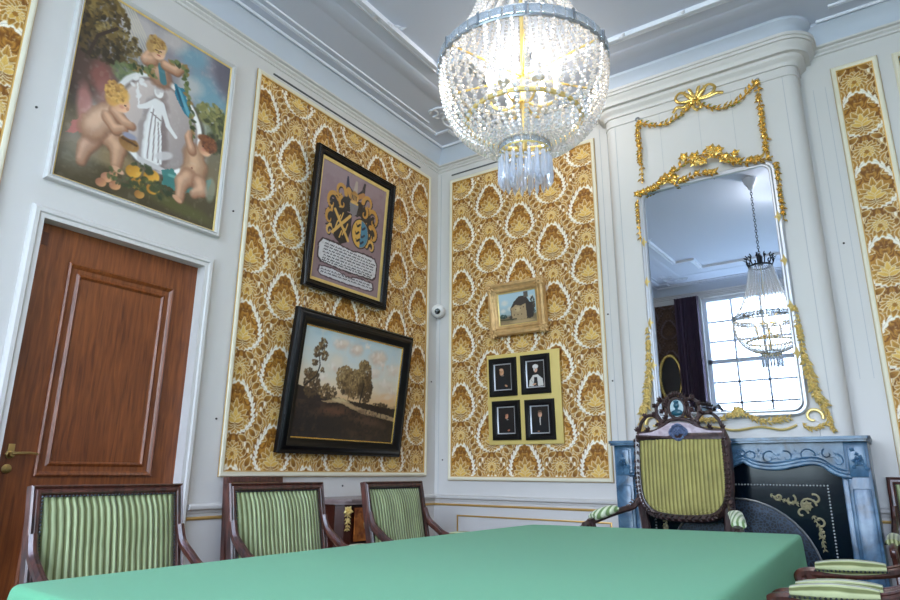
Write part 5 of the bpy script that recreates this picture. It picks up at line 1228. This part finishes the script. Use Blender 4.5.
# ------------------------------------------------------------------ chandelier
CX, CY = 2.275, -2.64
t = thing('chandelier', 'large crystal bead chandelier hanging on a chain above the table', 'chandelier', (CX, CY, 1.98))
def cp(o): o.location = (0, 0, -1.98); return o
def strand(name, prof, r, gap, rot, src=None):
    if src is None:
        s = MB(); P_ = [Vector((a, 0, z)) for a, z in prof]; acc = 0
        for k in range(len(P_) - 1):
            a, b = P_[k], P_[k + 1]; L = (b - a).length
            while acc < L: s.ico(a + (b - a) * acc / L, r, 1); acc += gap
            acc -= L
        o = s.build(name, M['crystal'], t, smooth=False)
    else: o = src.copy(); C.objects.link(o); o.parent = t
    cp(o); o.rotation_euler = (0, 0, rot); return o
low = [tuple(v)[0:3:2] for v in curve([(.304, 0, 2.488), (.302, 0, 2.42), (.288, 0, 2.345), (.256, 0, 2.275), (.205, 0, 2.222), (.145, 0, 2.187), (.092, 0, 2.172)], 6)]
upc = [tuple(v)[0:3:2] for v in curve([(.298, 0, 2.520), (.250, 0, 2.585), (.205, 0, 2.665), (.165, 0, 2.77), (.13, 0, 2.90), (.105, 0, 3.02)], 6)]
s1 = s2 = None; NS = 42
for k in range(NS): s1 = s1 or strand('bead_strand', low, .0094, .0178, 0) if k == 0 else s1; (k and strand('bead_strand', low, 0, 0, 2 * PI * k / NS, s1))
NU = 36
for k in range(NU):
    if k == 0: s2 = strand('upper_bead_strand', upc, .0085, .0165, 0)
    else: strand('upper_bead_strand', upc, 0, 0, 2 * PI * k / NU, s2)
s = MB()
n = 46
for k in range(n):
    a = 2 * PI * k / n; Tk = Matrix.Rotation(a, 4, 'Z'); s.box(.298, .314, -.0190, .0190, 2.485, 2.520, .004, Tk)
cp(s.build('crystal_band', M['crystalb'], t, smooth=False))
s = MB(); s.tube([(.305 * math.cos(a), .305 * math.sin(a), 2.482) for a in np.linspace(0, 2 * PI, 64, endpoint=False)], .005, 6, closed=True); s.tube([(.305 * math.cos(a), .305 * math.sin(a), 2.523) for a in np.linspace(0, 2 * PI, 64, endpoint=False)], .004, 6, closed=True)
for k in range(12): a = 2 * PI * k / 12; s.box(.295, .317, -.004, .004, 2.481, 2.525, T=Matrix.Rotation(a, 4, 'Z'))
cp(s.build('ring_frame', M['steel'], t))
s = MB(); s.tube([(.205 * math.cos(a), .205 * math.sin(a), 2.275) for a in np.linspace(0, 2 * PI, 48, endpoint=False)], (.009), 6, closed=True)
for k in range(6): a = PI / 3 * k; s.tube([(0, 0, 2.46), (.298 * math.cos(a), .298 * math.sin(a), 2.50)], .004, 6)
s.tube([(0, 0, 2.16), (0, 0, 3.10)], .008, 8); cp(s.build('gilt_hoop', M['goldpale'], t))
for k in range(6):
    a = PI / 3 * k + .4; ca, sa = math.cos(a), math.sin(a)
    s = MB(); s.tube(curve([(.0, 0, 2.36), (.06 * ca, .06 * sa, 2.33), (.11 * ca, .11 * sa, 2.345), (.12 * ca, .12 * sa, 2.37)], 4), .005, 6); arm = cp(s.build('candle_arm', M['goldpale'], t))
    s = MB(); s.lathe([(.022, 2.375), (.024, 2.38), (.0105, 2.385), (.0105, 2.44), (0, 2.44)], 12, (.12 * ca, .12 * sa, 0)); s.build('candle_sleeve', M['white'], arm)
    s = MB(); s.lathe([(.0, 2.44), (.012, 2.447), (.018, 2.465), (.014, 2.485), (.004, 2.505), (0, 2.508)], 12, (.12 * ca, .12 * sa, 0)); s.build('bulb', BULB, arm)
# small lower ring with hanging prisms
s = MB()
for k in range(18): s.box(.083, .093, -.0135, .0135, 2.150, 2.176, .003, Matrix.Rotation(2 * PI * k / 18, 4, 'Z'))
cp(s.build('lower_band', M['crystalb'], t, smooth=False))
s = MB(); s.tube([(.088 * math.cos(a), .088 * math.sin(a), 2.148) for a in np.linspace(0, 2 * PI, 36, endpoint=False)], .004, 6, closed=True); s.tube([(.088 * math.cos(a), .088 * math.sin(a), 2.178) for a in np.linspace(0, 2 * PI, 36, endpoint=False)], .004, 6, closed=True)
s.tube([(-.088, 0, 2.15), (.088, 0, 2.15)], .003, 6); s.tube([(0, -.088, 2.15), (0, .088, 2.15)], .003, 6); cp(s.build('lower_ring', M['goldpale'], t))
def prism_mesh(L): 
    s = MB(); vs = [(0, 0, 0)]; 
    for z, r in ((-.012, .0085), (-L * .8, .0115)): vs += [(r * math.cos(PI / 3 * k), r * .7 * math.sin(PI / 3 * k), z) for k in range(6)]
    vs.append((0, 0, -L)); fs = [(0, 1 + k, 1 + (k + 1) % 6) for k in range(6)] + [(1 + k, 7 + k, 7 + (k + 1) % 6, 1 + (k + 1) % 6) for k in range(6)] + [(7 + k, 13, 7 + (k + 1) % 6) for k in range(6)]
    s.add(vs, fs); s.ico((0, 0, .008), .007, 1); return s
src = prism_mesh(.115).build('hanging_prism', M['prism'], t, smooth=False); src2 = prism_mesh(.09).build('hanging_prism', M['prism'], t, smooth=False)
def hang(sr, first, r, a, z):
    o = sr if first else sr.copy()
    if not first: C.objects.link(o); o.parent = t
    o.location = (r * math.cos(a), r * math.sin(a), z - 1.98); o.rotation_euler = (0, 0, a + .3)
for k in range(20): hang(src, k == 0, .088, 2 * PI * k / 20, 2.133)
for k in range(12): hang(src2, k == 0, .052, 2 * PI * k / 12, 2.115)
# upper crown, chain, canopy
s = MB(); s.tube([(.105 * math.cos(a), .105 * math.sin(a), 3.03) for a in np.linspace(0, 2 * PI, 36, endpoint=False)], .010, 6, closed=True)
for k in range(12):
    a = 2 * PI * k / 12; ca, sa = math.cos(a), math.sin(a); s.tube(curve([(.105 * ca, .105 * sa, 3.03), (.125 * ca, .125 * sa, 3.08), (.115 * ca, .115 * sa, 3.12), (.135 * ca, .135 * sa, 3.14)], 3), .006, 6)
    s.leaf((.12 * ca, .12 * sa, 3.09), (ca, sa, .8), (-ca, -sa, .5), .05, .014)
s.lathe([(.0, 3.03), (.03, 3.04), (.02, 3.08), (.03, 3.12), (.012, 3.16), (0, 3.17)], 12); cp(s.build('crown', mat('dark_bronze', (52, 56, 64), .35, .7), t))
s = MB(); z = 3.17; k = 0
while z < 3.86:
    T_ = Matrix.Translation((0, 0, z)) @ Matrix.Rotation(PI / 2 * (k % 2), 4, 'Z'); s.tube([(.010 * math.cos(a), 0, .019 * math.sin(a)) for a in np.linspace(0, 2 * PI, 10, endpoint=False)], .0035, 5, closed=True, T=T_); z += .029; k += 1
cp(s.build('chain', bpy.data.materials['dark_bronze'], t))
s = MB(); s.lathe([(0, 3.85), (.02, 3.85), (.03, 3.88), (.06, 3.93), (.07, 3.97), (0, 3.97)], 20); cp(s.build('canopy', M['stucco'], t))

# small ceiling spotlights
def spot(x, y, tgt, lab, power, rad=.03):
    t = thing('ceiling_spotlight', lab, 'ceiling light', (x, y, 3.86), group='small ceiling spotlights')
    s = MB(); s.lathe([(0, .05), (.032, .05), (.032, -.0), (.028, -.0), (.028, .04), (0, .04)], 20); s.lathe([(.02, .05), (.012, .07), (.012, .11), (0, .11)], 12); s.build('housing', M['white'], t)
    s = MB(); s.lathe([(0, .012), (.026, .012), (.026, .008), (0, .008)], 20); s.build('lamp_face', BULBF, t)
    L = bpy.data.lights.new('spotlight', 'POINT'); L.energy = power; L.shadow_soft_size = rad; L.color = SPOTC
    o = bpy.data.objects.new('spotlight', L); C.objects.link(o); o.location = (x, y, 3.82)
# ------------------------------------------------------------------ light and camera
spot(1.40, -.88, None, 'small white spotlight on the ceiling hidden behind the chandelier', P_CORNER)
spot(2.55, -3.0, None, 'small bright spotlight beside the chandelier chain, seen in the mirror', P_MID)
w = bpy.data.worlds.new('sky'); bpy.context.scene.world = w; w.use_nodes = True; nt = w.node_tree
bg = nt.nodes['Background']; tc = nt.nodes.new('ShaderNodeTexCoord'); sp = nt.nodes.new('ShaderNodeSeparateXYZ'); r = nt.nodes.new('ShaderNodeValToRGB')
nt.links.new(tc.outputs['Generated'], sp.inputs[0])
mr = nt.nodes.new('ShaderNodeMapRange'); mr.inputs[1].default_value = -.3; mr.inputs[2].default_value = .6
nt.links.new(sp.outputs['Z'], mr.inputs[0]); nt.links.new(mr.outputs[0], r.inputs[0])
e = r.color_ramp.elements; e[0].position = 0; e[0].color = tuple(lin((140, 160, 172))) + (1,); e[1].position = 1; e[1].color = tuple(lin((200, 216, 255))) + (1,)
k = e.new(.30); k.color = tuple(lin((160, 184, 190))) + (1,); k = e.new(.45); k.color = tuple(lin((214, 232, 250))) + (1,)
nt.links.new(r.outputs[0], bg.inputs[0]); bg.inputs[1].default_value = SKY
cam = bpy.data.cameras.new('camera'); co = bpy.data.objects.new('camera', cam); C.objects.link(co)
cam.sensor_width = 36; cam.lens = 634.68 / 900 * 36; cam.clip_start = .05
S = 1.15; pit, roll, yaw = math.radians(15.188), math.radians(.394), math.radians(34.472)
fw = Vector((-math.sin(yaw) * math.cos(pit), math.cos(yaw) * math.cos(pit), math.sin(pit))); r0 = Vector((math.cos(yaw), math.sin(yaw), 0)); u0 = r0.cross(fw)
rt = r0 * math.cos(roll) + u0 * math.sin(roll); up = -r0 * math.sin(roll) + u0 * math.cos(roll)
co.matrix_world = Matrix(((rt.x, up.x, -fw.x, 2.79565 * S), (rt.y, up.y, -fw.y, -3.89069 * S), (rt.z, up.z, -fw.z, 1.05), (0, 0, 0, 1)))
sc = bpy.context.scene; sc.camera = co
sc.view_settings.view_transform = 'Standard'; sc.view_settings.look = 'None'; sc.view_settings.gamma = 1; sc.view_settings.exposure = EXPO
sc.cycles.use_denoising = True; sc.cycles.max_bounces = 8; sc.cycles.diffuse_bounces = 5; sc.cycles.transparent_max_bounces = 24; sc.cycles.sample_clamp_indirect = 4
